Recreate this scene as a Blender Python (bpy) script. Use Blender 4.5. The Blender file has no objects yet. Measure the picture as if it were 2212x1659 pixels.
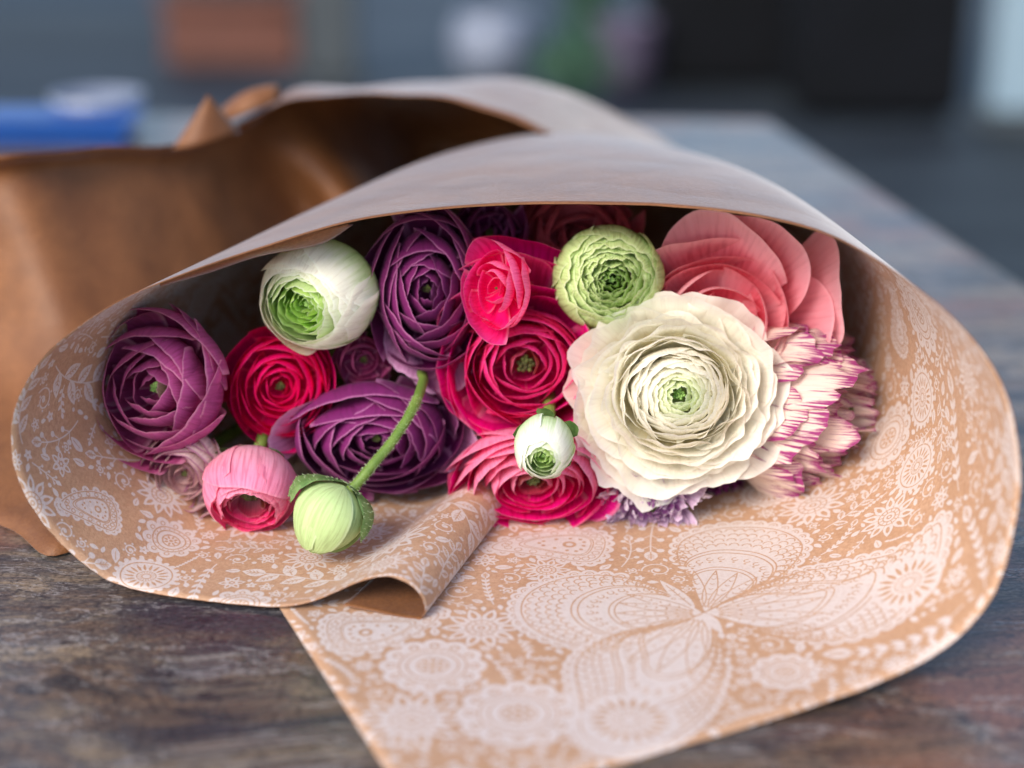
import bpy, math, random
import numpy as np
from mathutils import Vector, Matrix

SC = bpy.context.scene
COL = SC.collection
S = 0.01                       # everything below is written in centimetres

# ------------------------------------------------------------------ camera, sky, sun, exposure
PITCH = math.radians(20.0)
CAM = np.array([0.0, -50.7, 23.5])
FPX = 3618.0                   # focal length in pixels of a 2212 x 1659 frame
cd = bpy.data.cameras.new("camera")
cam = bpy.data.objects.new("camera", cd)
COL.objects.link(cam)
cam.location = CAM * S
cam.rotation_euler = (math.pi / 2 - PITCH, 0, 0)
cd.sensor_width = 36.0
cd.lens = 18.0 * FPX / 1106.0
cd.clip_start = 0.01
cd.clip_end = 200.0
cd.dof.use_dof = True
cd.dof.focus_distance = 0.525
cd.dof.aperture_fstop = 4.0
cd.dof.aperture_blades = 0
SC.camera = cam

SUN_EL, SUN_AZ = math.radians(36), math.radians(214)      # azimuth clockwise from +Y
world = bpy.data.worlds.new("World")
SC.world = world
world.use_nodes = True
wn = world.node_tree
wn.nodes.clear()
sky = wn.nodes.new("ShaderNodeTexSky")
sky.sky_type = 'NISHITA'
sky.sun_disc = False
sky.sun_elevation = SUN_EL
sky.sun_rotation = SUN_AZ
sky.air_density = 1.0
sky.dust_density = 1.2
sky.ozone_density = 1.0
bg = wn.nodes.new("ShaderNodeBackground")
bg.inputs["Strength"].default_value = 0.15
wo = wn.nodes.new("ShaderNodeOutputWorld")
wn.links.new(sky.outputs[0], bg.inputs[0])
wn.links.new(bg.outputs[0], wo.inputs[0])
sl = bpy.data.lights.new("sun", 'SUN')
sl.energy = 2.1
sl.angle = math.radians(25)
sl.color = (1.0, 0.92, 0.82)
sun = bpy.data.objects.new("sun", sl)
COL.objects.link(sun)
sd = Vector((math.sin(SUN_AZ) * math.cos(SUN_EL), math.cos(SUN_AZ) * math.cos(SUN_EL), math.sin(SUN_EL)))
sun.rotation_euler = sd.to_track_quat('Z', 'Y').to_euler()
SC.view_settings.view_transform = 'Standard'
SC.view_settings.look = 'None'
SC.view_settings.exposure = 0.82
SC.view_settings.gamma = 1.0
SC.cycles.use_denoising = True
SC.cycles.max_bounces = 8
SC.cycles.transparent_max_bounces = 8

# ------------------------------------------------------------------ where a sight line meets a plane
RIGHT = np.array([1.0, 0, 0])
FWD = np.array([0, math.cos(PITCH), -math.sin(PITCH)])
UP = np.array([0, math.sin(PITCH), math.cos(PITCH)])

def ray(u, v):
    return FWD + (u - 1106.0) / FPX * RIGHT - (v - 829.5) / FPX * UP

def P(u, v, Y):
    d = ray(u, v)
    return CAM + d * ((Y - CAM[1]) / d[1])

def G(u, v, z=0.0):
    d = ray(u, v)
    return CAM + d * ((z - CAM[2]) / d[2])

def px2cm(px, p):
    return px / FPX * float(np.dot(np.asarray(p) - CAM, FWD))

# ------------------------------------------------------------------ helpers
def lin(c):
    out = []
    for x in c[:3]:
        x = x / 255.0
        out.append(x / 12.92 if x <= 0.04045 else ((x + 0.055) / 1.055) ** 2.4)
    return (out[0], out[1], out[2], 1.0)

def mesh_obj(name, verts, faces, mats, parent=None, uv=None, attr=None, smooth=True, midx=None, origin=None):
    me = bpy.data.meshes.new(name)
    v = np.asarray(verts, dtype=np.float64) * S
    if origin is not None:
        v = v - np.asarray(origin) * S
    me.from_pydata(v.tolist(), [], faces if isinstance(faces, list) else faces.tolist())
    if not isinstance(mats, (list, tuple)):
        mats = [mats]
    for m in mats:
        me.materials.append(m)
    if midx is not None:
        me.polygons.foreach_set("material_index", midx)
    if smooth:
        me.polygons.foreach_set("use_smooth", [True] * len(me.polygons))
    if uv is not None:
        lay = me.uv_layers.new(name="UVMap")
        li = np.empty(len(me.loops), dtype=np.int32)
        me.loops.foreach_get("vertex_index", li)
        lay.data.foreach_set("uv", np.asarray(uv, dtype=np.float32)[li].ravel())
    if attr is not None:
        for k, val in attr.items():
            at = me.attributes.new(k, 'FLOAT', 'POINT')
            at.data.foreach_set("value", np.asarray(val, dtype=np.float32).ravel())
    me.update()
    o = bpy.data.objects.new(name, me)
    COL.objects.link(o)
    if origin is not None and parent is None:
        o.location = np.asarray(origin) * S
    if parent is not None:
        o.parent = parent
    return o

def empty(name, loc, label=None, cat=None, group=None):
    o = bpy.data.objects.new(name, None)
    o.empty_display_size = 0.01
    COL.objects.link(o)
    o.location = np.asarray(loc) * S
    if label: o["label"] = label
    if cat: o["category"] = cat
    if group: o["group"] = group
    return o

def tag(o, label=None, cat=None, group=None, kind=None):
    if label: o["label"] = label
    if cat: o["category"] = cat
    if group: o["group"] = group
    if kind: o["kind"] = kind
    return o

def grid_faces(n, m, closed=False):
    f = []
    for i in range(n - 1):
        for j in range(m - 1):
            f.append((i * m + j, (i + 1) * m + j, (i + 1) * m + j + 1, i * m + j + 1))
    return f

def catmull(pts, per):
    """Catmull-Rom through the points; pts (n, d) -> (n-1)*per+1 samples"""
    p = np.asarray(pts, dtype=float)
    q = np.vstack([2 * p[0] - p[1], p, 2 * p[-1] - p[-2]])
    out = []
    for i in range(1, len(q) - 2):
        t = np.linspace(0, 1, per, endpoint=False)[:, None]
        a, b, c, d = q[i - 1], q[i], q[i + 1], q[i + 2]
        out.append(0.5 * ((2 * b) + (c - a) * t + (2 * a - 5 * b + 4 * c - d) * t ** 2 + (3 * b - a - 3 * c + d) * t ** 3))
    out.append(p[-1][None, :])
    return np.vstack(out)

def tube(path, radii, nseg=10):
    path = np.asarray(path, dtype=float)
    n = len(path)
    T = np.gradient(path, axis=0)
    T /= np.linalg.norm(T, axis=1)[:, None]
    up = np.array([0.13, 0.21, 1.0])
    V = []
    for i in range(n):
        a = np.cross(T[i], up); a /= np.linalg.norm(a)
        b = np.cross(T[i], a)
        for k in range(nseg):
            th = 2 * math.pi * k / nseg
            V.append(path[i] + radii[i] * (a * math.cos(th) + b * math.sin(th)))
    F = []
    for i in range(n - 1):
        for k in range(nseg):
            k2 = (k + 1) % nseg
            F.append((i * nseg + k, i * nseg + k2, (i + 1) * nseg + k2, (i + 1) * nseg + k))
    F.append(tuple(range(nseg))[::-1])
    F.append(tuple((n - 1) * nseg + k for k in range(nseg)))
    return V, F

def sheet(name, grid, mats, parent, uv=None, thick=0.03):
    """A paper sheet with real thickness: grid (n, m, 3); mats[0] on the printed side, mats[1] on the plain side, edges mats[1]"""
    g = np.asarray(grid, dtype=float)
    n, m, _ = g.shape
    du = np.gradient(g, axis=0); dv = np.gradient(g, axis=1)
    N = np.cross(du, dv)
    N /= (np.linalg.norm(N, axis=2)[:, :, None] + 1e-9)
    A = g.reshape(-1, 3); B = (g - N * thick).reshape(-1, 3)
    V = np.vstack([A, B]); k = n * m
    F = grid_faces(n, m); nf = len(F)
    F2 = [tuple(x + k for x in reversed(f)) for f in F]
    E = []
    loop = [(i, 0) for i in range(n)] + [(n - 1, j) for j in range(1, m)] + [(i, m - 1) for i in range(n - 2, -1, -1)] + [(0, j) for j in range(m - 2, 0, -1)]
    idx = [i * m + j for i, j in loop]
    for a, b in zip(idx, idx[1:] + idx[:1]):
        E.append((b, a, a + k, b + k))
    mid = [0] * nf + [1] * nf + [1] * len(E)
    U = None
    if uv is not None:
        u = np.asarray(uv).reshape(-1, 2)
        U = np.vstack([u, u])
    return mesh_obj(name, V, F + F2 + E, mats, parent, uv=U, midx=mid)

# ------------------------------------------------------------------ materials
class NT:
    def __init__(self, name):
        self.m = bpy.data.materials.new(name)
        self.m.use_nodes = True
        self.t = self.m.node_tree
        self.t.nodes.clear()
        self.out = self.n("ShaderNodeOutputMaterial")
    def n(self, typ, **kw):
        nd = self.t.nodes.new(typ)
        for k, v in kw.items():
            setattr(nd, k, v)
        return nd
    def l(self, a, b):
        self.t.links.new(a, b)
    def val(self, sock, v):
        if hasattr(v, "links") or isinstance(v, bpy.types.NodeSocket):
            self.l(v, sock)
        else:
            sock.default_value = v
    def math(self, op, a, b=None, c=None, clamp=False):
        nd = self.n("ShaderNodeMath", operation=op, use_clamp=clamp)
        self.val(nd.inputs[0], a)
        if b is not None: self.val(nd.inputs[1], b)
        if c is not None: self.val(nd.inputs[2], c)
        return nd.outputs[0]
    def mix(self, f, a, b, mode='MIX'):
        nd = self.n("ShaderNodeMix", data_type='RGBA', blend_type=mode)
        self.val(nd.inputs[0], f); self.val(nd.inputs[6], a); self.val(nd.inputs[7], b)
        return nd.outputs[2]
    def rng(self, x, a, b, c=0.0, d=1.0, smooth=True):
        nd = self.n("ShaderNodeMapRange")
        if smooth: nd.interpolation_type = 'SMOOTHSTEP'
        self.val(nd.inputs[0], x)
        for i, v in zip((1, 2, 3, 4), (a, b, c, d)): nd.inputs[i].default_value = v
        return nd.outputs[0]
    def mapping(self, vec, scale=(1, 1, 1), rot=(0, 0, 0), loc=(0, 0, 0)):
        nd = self.n("ShaderNodeMapping")
        self.l(vec, nd.inputs[0])
        nd.inputs["Scale"].default_value = scale
        nd.inputs["Rotation"].default_value = rot
        nd.inputs["Location"].default_value = loc
        return nd.outputs[0]
    def noise(self, vec, scale, detail=3.0, rough=0.5, dist=0.0):
        nd = self.n("ShaderNodeTexNoise")
        if vec is not None: self.l(vec, nd.inputs["Vector"])
        nd.inputs["Scale"].default_value = scale
        nd.inputs["Detail"].default_value = detail
        nd.inputs["Roughness"].default_value = rough
        nd.inputs["Distortion"].default_value = dist
        return nd.outputs[0]
    def ramp(self, f, stops, interp='LINEAR'):
        nd = self.n("ShaderNodeValToRGB")
        self.l(f, nd.inputs[0])
        cr = nd.color_ramp
        cr.interpolation = interp
        while len(cr.elements) < len(stops): cr.elements.new(0.5)
        for e, (p, c) in zip(cr.elements, stops):
            e.position = p; e.color = c
        return nd.outputs[0]
    def bump(self, h, strength, dist):
        nd = self.n("ShaderNodeBump")
        nd.inputs["Strength"].default_value = strength
        nd.inputs["Distance"].default_value = dist
        self.l(h, nd.inputs["Height"])
        return nd.outputs[0]
    def principled(self, col, rough=0.5, normal=None, **kw):
        nd = self.n("ShaderNodeBsdfPrincipled")
        self.val(nd.inputs["Base Color"], col)
        self.val(nd.inputs["Roughness"], rough)
        if normal is not None: self.l(normal, nd.inputs["Normal"])
        for k, v in kw.items():
            self.val(nd.inputs[k.replace("_", " ")], v)
        return nd.outputs[0]
    def done(self, sh):
        self.l(sh, self.out.inputs[0])
        return self.m

def petal_mat(name, inner, outer, edge, centre, base=None, blotch=.2, edge_w=0.03, edge_s=0.8, trans=0.28, streak=0.35,
              picotee=None, centre_q=(0.1, 0.35), sheen=0.0, fold=0.0):
    """inner = upper face of the petal, outer = its back, edge = rim, centre = youngest petals at the heart"""
    t = NT(name)
    uv = t.n("ShaderNodeUVMap").outputs[0]
    sep = t.n("ShaderNodeSeparateXYZ"); t.l(uv, sep.inputs[0])
    u, v = sep.outputs[0], sep.outputs[1]
    lay = t.n("ShaderNodeAttribute", attribute_name="layer").outputs["Fac"]
    sd_ = t.n("ShaderNodeAttribute", attribute_name="seed").outputs["Fac"]
    geo = t.n("ShaderNodeNewGeometry")
    vec = t.n("ShaderNodeCombineXYZ")
    t.l(t.math('MULTIPLY', u, 38.0), vec.inputs[0]); t.l(t.math('MULTIPLY', v, 2.2), vec.inputs[1]); t.l(sd_, vec.inputs[2])
    vein = t.noise(vec.outputs[0], 1.0, 4.0, 0.6)
    vec2 = t.n("ShaderNodeCombineXYZ")
    t.l(t.math('MULTIPLY', u, 3.0), vec2.inputs[0]); t.l(t.math('MULTIPLY', v, 3.0), vec2.inputs[1]); t.l(sd_, vec2.inputs[2])
    blot = t.noise(vec2.outputs[0], 1.0, 4.0, 0.65)
    face = t.mix(geo.outputs["Backfacing"], lin(inner), lin(outer))
    if base is not None:
        face = t.mix(t.rng(t.math('ADD', v, t.math('MULTIPLY', vein, 0.25)), 0.55, 1.0), lin(base), face)
    cq = t.rng(lay, centre_q[0], centre_q[1])
    col = t.mix(cq, lin(centre), face)
    col = t.mix(streak, col, t.mix(t.rng(vein, 0.35, 0.7), col, (1, 1, 1, 1), 'SOFT_LIGHT'))
    col = t.mix(t.math('MULTIPLY', t.rng(vein, 0.52, 0.34), min(1.0, streak * 1.6)), col, t.mix(1.0, col, (0.70, 0.62, 0.66, 1), 'MULTIPLY'))
    col = t.mix(t.rng(blot, 0.35, 0.7, 0.0, blotch), col, t.mix(1.0, col, (0.55, 0.5, 0.55, 1), 'MULTIPLY'))
    au = t.math('ABSOLUTE', t.math('SUBTRACT', t.math('MULTIPLY', u, 2.0), 1.0))
    au = t.math('MULTIPLY_ADD', au, 0.5, 0.5)
    e = t.math('MAXIMUM', v, au)
    e = t.math('ADD', e, t.math('MULTIPLY', t.math('SUBTRACT', vein, 0.5), edge_w * 0.9))
    if fold > 0: col = t.mix(t.rng(e, .55, 1.0, 0.0, fold), col, lin(edge))
    em = t.rng(e, 1.0 - edge_w * 1.6, 1.0 - edge_w * 0.35, 0.0, edge_s)
    col = t.mix(em, col, lin(edge))
    if picotee is not None:
        pm = t.rng(t.math('ADD', t.math('MULTIPLY', v, 1.0), t.math('MULTIPLY', t.math('SUBTRACT', vein, 0.5), 1.3)), 0.84, .97, 0.0, 0.95)
        col = t.mix(pm, col, lin(picotee))
    nrm = t.bump(t.math('ADD', vein, t.math('MULTIPLY', blot, 0.8)), 0.35, 0.0006)
    pr = t.principled(col, 0.6, nrm, Specular_IOR_Level=0.15)
    if sheen > 0:
        nd = pr.node
        nd.inputs["Sheen Weight"].default_value = sheen
        nd.inputs["Sheen Roughness"].default_value = 0.45
        t.l(t.mix(0.5, lin(edge), (1, 1, 1, 1)), nd.inputs["Sheen Tint"])
    tr = t.n("ShaderNodeBsdfTranslucent"); t.l(col, tr.inputs[0]); t.l(nrm, tr.inputs["Normal"])
    mx = t.n("ShaderNodeMixShader"); mx.inputs[0].default_value = trans
    t.l(pr, mx.inputs[1]); t.l(tr.outputs[0], mx.inputs[2])
    return t.done(mx.outputs[0])

def plain_mat(name, c1, c2, scale=30.0, rough=0.6, bump=0.0, spec=0.5, trans=0.0):
    t = NT(name)
    tc = t.n("ShaderNodeTexCoord").outputs["Object"]
    nz = t.noise(tc, scale, 5.0, 0.6)
    col = t.mix(t.rng(nz, 0.3, 0.7), lin(c1), lin(c2))
    nr = t.bump(nz, bump, 0.002) if bump > 0 else None
    pr = t.principled(col, rough, nr, Specular_IOR_Level=spec)
    if trans > 0:
        tr = t.n("ShaderNodeBsdfTranslucent"); t.l(col, tr.inputs[0])
        mx = t.n("ShaderNodeMixShader"); mx.inputs[0].default_value = trans
        t.l(pr, mx.inputs[1]); t.l(tr.outputs[0], mx.inputs[2])
        return t.done(mx.outputs[0])
    return t.done(pr)

# ------------------------------------------------------------------ the print on the paper, drawn as shapes into a mask
PPC = 56                       # print pixels per cm
TX0, TY0, TW, TH = -14.0, -20.0, 46.0, 32.0
NX, NY = int(TW * PPC), int(TH * PPC)
INK = np.zeros((NY, NX), dtype=np.float32)

def _win(x0, y0, x1, y1, pad):
    i0 = int(math.floor((x0 - pad - TX0) * PPC)); i1 = int(math.ceil((x1 + pad - TX0) * PPC)) + 1
    j0 = int(math.floor((y0 - pad - TY0) * PPC)); j1 = int(math.ceil((y1 + pad - TY0) * PPC)) + 1
    ii = np.arange(i0, i1); jj = np.arange(j0, j1)
    X = TX0 + (ii + 0.5) / PPC; Y = TY0 + (jj + 0.5) / PPC
    return ii % NX, jj % NY, X[None, :].astype(np.float32), Y[:, None].astype(np.float32)

def _put(ii, jj, cov, val):
    ix = np.ix_(jj, ii)
    w = INK[ix]
    INK[ix] = w + (val - w) * cov

def disc(x, y, r, val=1.0, rin=0.0):
    ii, jj, X, Y = _win(x - r, y - r, x + r, y + r, 0.05)
    d = np.sqrt((X - x) ** 2 + (Y - y) ** 2)
    cov = np.clip((r - d) * PPC + 0.5, 0, 1)
    if rin > 0: cov *= np.clip((d - rin) * PPC + 0.5, 0, 1)
    _put(ii, jj, cov, val)

def poly(pts, val=1.0):
    p = np.asarray(pts, dtype=np.float32)
    ii, jj, X, Y = _win(p[:, 0].min(), p[:, 1].min(), p[:, 0].max(), p[:, 1].max(), 0.03)
    inside = np.zeros((Y.shape[0], X.shape[1]), dtype=bool)
    q = np.roll(p, -1, axis=0)
    for (xa, ya), (xb, yb) in zip(p, q):
        if ya == yb: continue
        m = (Y > min(ya, yb)) & (Y <= max(ya, yb))
        xi = xa + (Y - ya) * (xb - xa) / (yb - ya)
        inside ^= (m & (X < xi))
    _put(ii, jj, inside.astype(np.float32), val)

def stroke(pts, w=0.03, val=1.0):
    p = np.asarray(pts, dtype=np.float32)
    for k0 in range(0, len(p) - 1, 6):
        seg = p[k0:k0 + 7]
        ii, jj, X, Y = _win(seg[:, 0].min(), seg[:, 1].min(), seg[:, 0].max(), seg[:, 1].max(), w + 0.03)
        D = np.full((Y.shape[0], X.shape[1]), 9.0, dtype=np.float32)
        for (xa, ya), (xb, yb) in zip(seg[:-1], seg[1:]):
            dx, dy = xb - xa, yb - ya
            L = dx * dx + dy * dy + 1e-12
            tt = np.clip(((X - xa) * dx + (Y - ya) * dy) / L, 0, 1)
            D = np.minimum(D, (X - xa - tt * dx) ** 2 + (Y - ya - tt * dy) ** 2)
        _put(ii, jj, np.clip((w - np.sqrt(D)) * PPC + 0.5, 0, 1), val)

def circ(x, y, r, n=28, a0=0, a1=2 * math.pi):
    a = np.linspace(a0, a1, n)
    return np.stack([x + r * np.cos(a), y + r * np.sin(a)], 1)

def leafshape(x, y, L, W, ang, n=14):
    s = np.linspace(0, 1, n)
    w = W * np.sin(np.pi * s ** 0.8) ** 0.9
    ca, sa = math.cos(ang), math.sin(ang)
    a = np.stack([x + s * L * ca - w * sa, y + s * L * sa + w * ca], 1)
    b = np.stack([x + s * L * ca + w * sa, y + s * L * sa - w * ca], 1)
    return np.vstack([a, b[::-1]])

def pleaf(x, y, L, W, ang, detail=True):
    poly(leafshape(x, y, L, W, ang))
    if detail and L > 0.3:
        ca, sa = math.cos(ang), math.sin(ang)
        stroke([(x + .1 * L * ca, y + .1 * L * sa), (x + .8 * L * ca, y + .8 * L * sa)], 0.020, 0)
        for s in (0.3, 0.45, 0.6):
            for sg in (-1, 1):
                a2 = ang + sg * 0.8
                xx, yy = x + s * L * ca, y + s * L * sa
                stroke([(xx, yy), (xx + W * .6 * math.cos(a2), yy + W * .6 * math.sin(a2))], 0.016, 0)

def petalring(x, y, r, n, L, W, val=1.0, a0=0.0, eye=True):
    for k in range(n):
        a = a0 + 2 * math.pi * k / n
        poly(leafshape(x + r * math.cos(a), y + r * math.sin(a), L, W, a, 10), val)
        if L > .18: poly(leafshape(x + (r + L * .28) * math.cos(a), y + (r + L * .28) * math.sin(a), L * .5, W * .42, a, 8), 1 - val)
        if eye:
            disc(x + (r + L * .6) * math.cos(a), y + (r + L * .6) * math.sin(a), W * 0.32, 1 - val)

def sunmark(x, y, r, val=0.0):
    n = 18
    for k in range(n):
        a = 2 * math.pi * k / n
        poly(leafshape(x + r * .5 * math.cos(a), y + r * .5 * math.sin(a), r * .5, r * .065, a, 8), val)
        stroke([(x + r * .25 * math.cos(a + .17), y + r * .25 * math.sin(a + .17)), (x + r * .38 * math.cos(a + .17), y + r * .38 * math.sin(a + .17))], 0.012, val)
    stroke(circ(x, y, r * .42, 30), 0.014, val)
    stroke(circ(x, y, r * .2, 16), 0.02, val)

def mandala(x, y, R, R_=None, seed=0):
    rr = random.Random(seed)
    n = rr.choice((9, 10, 11, 12))
    kind = seed % 3
    if kind == 0:
        for k in range(n):
            a = 2 * math.pi * k / n
            disc(x + R * .8 * math.cos(a), y + R * .8 * math.sin(a), R * .25)
            disc(x + R * .8 * math.cos(a), y + R * .8 * math.sin(a), R * .10, 0, R * .06)
        disc(x, y, R * .72)
        for f in (.66, .5, .3): stroke(circ(x, y, R * f, 34), 0.026, 0)
        for k in range(2 * n):
            a = math.pi * k / n
            disc(x + R * .58 * math.cos(a), y + R * .58 * math.sin(a), 0.025, 0)
        for k in range(8):
            a = 2 * math.pi * k / 8
            poly(leafshape(x + R * .1 * math.cos(a), y + R * .1 * math.sin(a), R * .18, R * .045, a, 8), 0)
        disc(x, y, R * .07, 0)
    elif kind == 1:
        petalring(x, y, R * .3, n, R * .7, R * .17)
        disc(x, y, R * .42)
        stroke(circ(x, y, R * .38, 30), 0.022, 0)
        stroke(circ(x, y, R * .22, 20), 0.022, 0)
        for k in range(12):
            a = 2 * math.pi * k / 12
            stroke([(x + R * .25 * math.cos(a), y + R * .25 * math.sin(a)), (x + R * .35 * math.cos(a), y + R * .35 * math.sin(a))], 0.017, 0)
        disc(x, y, R * .1, 0, R * .05)
    else:
        disc(x, y, R * .98)
        for k in range(22):
            a = 2 * math.pi * k / 22
            disc(x + R * math.cos(a), y + R * math.sin(a), R * .1)
        stroke(circ(x, y, R * .84, 40), 0.022, 0)
        sunmark(x, y, R * .75)

def sprig(x, y, L, ang, seed=0):
    rr = random.Random(seed)
    bend = rr.uniform(-.9, .9)
    n = 14
    pts = [(x, y)]; a = ang - bend / 2
    for k in range(n):
        pts.append((pts[-1][0] + L / n * math.cos(a), pts[-1][1] + L / n * math.sin(a))); a += bend / n
    stroke(pts, 0.022)
    k2 = rr.choice((0, 1, 2))
    for k in range(2, n, 2):
        a = math.atan2(pts[k][1] - pts[k - 1][1], pts[k][0] - pts[k - 1][0])
        for sg in (-1, 1):
            if k2 == 0:
                if (k // 2) % 2 == (sg > 0): continue
                pleaf(pts[k][0], pts[k][1], L * .27, L * .07, a + sg * .85)
            elif k2 == 1:
                if k % 4: continue
                b = a + sg * .75
                e = (pts[k][0] + L * .17 * math.cos(b), pts[k][1] + L * .17 * math.sin(b))
                stroke([pts[k], e], 0.016); disc(e[0], e[1], L * .045)
            else:
                poly(leafshape(pts[k][0], pts[k][1], L * .13, L * .03, a + sg * .6, 8))
    a = math.atan2(pts[-1][1] - pts[-2][1], pts[-1][0] - pts[-2][0])
    pleaf(pts[-1][0], pts[-1][1], L * .25, L * .08, a)

def swirl(x, y, R, seed=0):
    rr = random.Random(seed)
    a = np.linspace(0, 4.2 * math.pi / 1.6, 40); s = rr.choice((-1, 1)); a0 = rr.uniform(0, 6)
    r = R * (0.15 + .85 * a / a[-1])
    stroke(np.stack([x + r * np.cos(s * a + a0), y + r * np.sin(s * a + a0)], 1), 0.026)
    disc(x, y, R * .2)
    for k in range(10, 40, 5):
        b = s * a[k] + a0
        disc(x + (r[k] + .09) * math.cos(b), y + (r[k] + .09) * math.sin(b), 0.04)

def paisley(x, y, R, ang, seed=0):
    th = np.linspace(0, 2 * math.pi, 60)
    def shape(f):
        px_ = R * f * np.cos(th) * (1.0 + 0.35 * np.cos(th)) ; py = R * .62 * f * np.sin(th) * (1 - 0.25 * np.cos(th))
        py = py + 0.25 * R * (px_ / R) ** 2
        ca, sa = math.cos(ang), math.sin(ang)
        return np.stack([x + px_ * ca - py * sa, y + px_ * sa + py * ca], 1)
    o = shape(1.0)
    for k in range(0, 60, 3):
        disc(o[k][0], o[k][1], R * .13)
    for k in range(0, 60, 3):
        disc(o[k][0], o[k][1], R * .05, 0, R * .025)
    poly(o); stroke(shape(.93), 0.020, 0); stroke(shape(.62), 0.020, 0); stroke(shape(.56), 0.017, 0)
    s8 = shape(.78)
    for k in range(0, 60, 3):
        stroke(circ(s8[k][0], s8[k][1], R * .065, 8), 0.016, 0)
    s4 = shape(.38)
    for k in range(0, 60, 5):
        disc(s4[k][0], s4[k][1], R * .035, 0)
    disc(x, y, R * .12, 0, R * .06)

def wing(pp, seed=0, sunpos=None, scal=True, petal=0.62):
    """pp: outline of a butterfly wing in sheet cm, starting and ending at the body; scalloped rim, nested teardrops"""
    o = catmull(np.array(pp), 10)
    body = o[0]
    n = len(o)
    if scal:
        acc = 0
        for k in range(int(n * .18), int(n * .82)):
            acc += np.linalg.norm(o[k] - o[k - 1])
            if acc > 0.36:
                acc = 0
                disc(o[k][0], o[k][1], 0.27); disc(o[k][0], o[k][1], 0.15, 0, 0.11); disc(o[k][0], o[k][1], 0.05, 0)
    poly(o)
    def sc(f): return body + (o - body) * f
    stroke(sc(.965), 0.026, 0)
    lo_, hi_ = int(n * .12), int(n * .88)
    for r_, f in enumerate((.92, .865, .81, .755)):
        q = sc(f); acc = 0
        for k in range(lo_, hi_):
            acc += np.linalg.norm(q[k] - q[k - 1])
            if acc > 0.30:
                acc = 0
                d = (q[k] - body); a = math.atan2(d[1], d[0])
                stroke(circ(q[k][0], q[k][1], 0.15, 8, a - 1.6, a + 1.6), 0.023, 0)
    for f in (.70, .665): stroke(sc(f), 0.026, 0)
    tip = o[n // 2] - body; Lx = np.linalg.norm(tip); a = math.atan2(tip[1], tip[0])
    q = sc(.60); acc = 0
    for k in range(lo_, hi_):
        acc += np.linalg.norm(q[k] - q[k - 1])
        if acc > 0.34:
            acc = 0
            d = (q[k] - body); b = math.atan2(d[1], d[0])
            stroke(circ(q[k][0], q[k][1], 0.10, 9, b, b + 4.6), 0.020, 0)
            disc(q[k][0] - .2 * math.cos(b), q[k][1] - .2 * math.sin(b), 0.045, 0)
    for f in (.50, .47): stroke(sc(f), 0.023, 0)
    for s_ in (-.5, -.25, 0, .25, .5):
        L1 = Lx * .40
        lf = leafshape(body[0] + .06 * Lx * math.cos(a + s_), body[1] + .06 * Lx * math.sin(a + s_), L1, Lx * .035, a + s_, 10)
        stroke(np.vstack([lf, lf[:1]]), 0.020, 0)
        for q_ in np.arange(.14, .42, .055):
            xx, yy = body[0] + q_ * Lx * math.cos(a + s_), body[1] + q_ * Lx * math.sin(a + s_)
            for sg in (-1, 1):
                stroke([(xx, yy), (xx + .09 * math.cos(a + s_ + sg * .8), yy + .09 * math.sin(a + s_ + sg * .8))], 0.017, 0)
    if sunpos is not None:
        disc(sunpos[0], sunpos[1], sunpos[2] * 1.12, 1)
        sunmark(*sunpos)

def gp(*uvs):
    return [G(u, v)[:2] for u, v in uvs]

def butterfly():
    b = (1520, 1332)
    wing(gp(b, (1440, 1285), (1330, 1248), (1220, 1248), (1135, 1280), (1112, 1325), (1150, 1370), (1240, 1398), (1370, 1385), (1460, 1360), b))
    wing(gp(b, (1495, 1270), (1462, 1210), (1478, 1170), (1560, 1152), (1670, 1168), (1735, 1205), (1728, 1240), (1670, 1275), (1590, 1300), b))
    c = G(1968, 1352)[:2]
    wing(gp(b, (1610, 1295), (1720, 1268), (1850, 1275), (1960, 1292), (2075, 1296), (2050, 1350), (1950, 1400), (1830, 1415), (1700, 1395), (1610, 1365), b),
         sunpos=(c[0], c[1], 1.0))
    c = G(1360, 1560)[:2]
    wing(gp(b, (1440, 1360), (1310, 1385), (1235, 1440), (1245, 1530), (1250, 1600), (1330, 1635), (1440, 1612), (1530, 1540), (1562, 1450), (1550, 1380), b),
         sunpos=(c[0], c[1], 1.15))
    p, q = G(1500, 1322)[:2], G(1428, 1262)[:2]
    d = q - p
    pleaf(p[0], p[1], np.linalg.norm(d) * 1.05, 0.22, math.atan2(d[1], d[0]))
    for uv in ((1455, 1300), (1415, 1310), (1580, 1385), (1600, 1420)):
        c = G(*uv)[:2]; disc(c[0], c[1], 0.16); disc(c[0], c[1], 0.07, 0, 0.04)
    c0 = G(*b)[:2]; c1 = G(1560, 1378)[:2]
    poly(leafshape(c0[0], c0[1], np.linalg.norm(c1 - c0), 0.2, math.atan2(*(c1 - c0)[::-1])))

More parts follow.
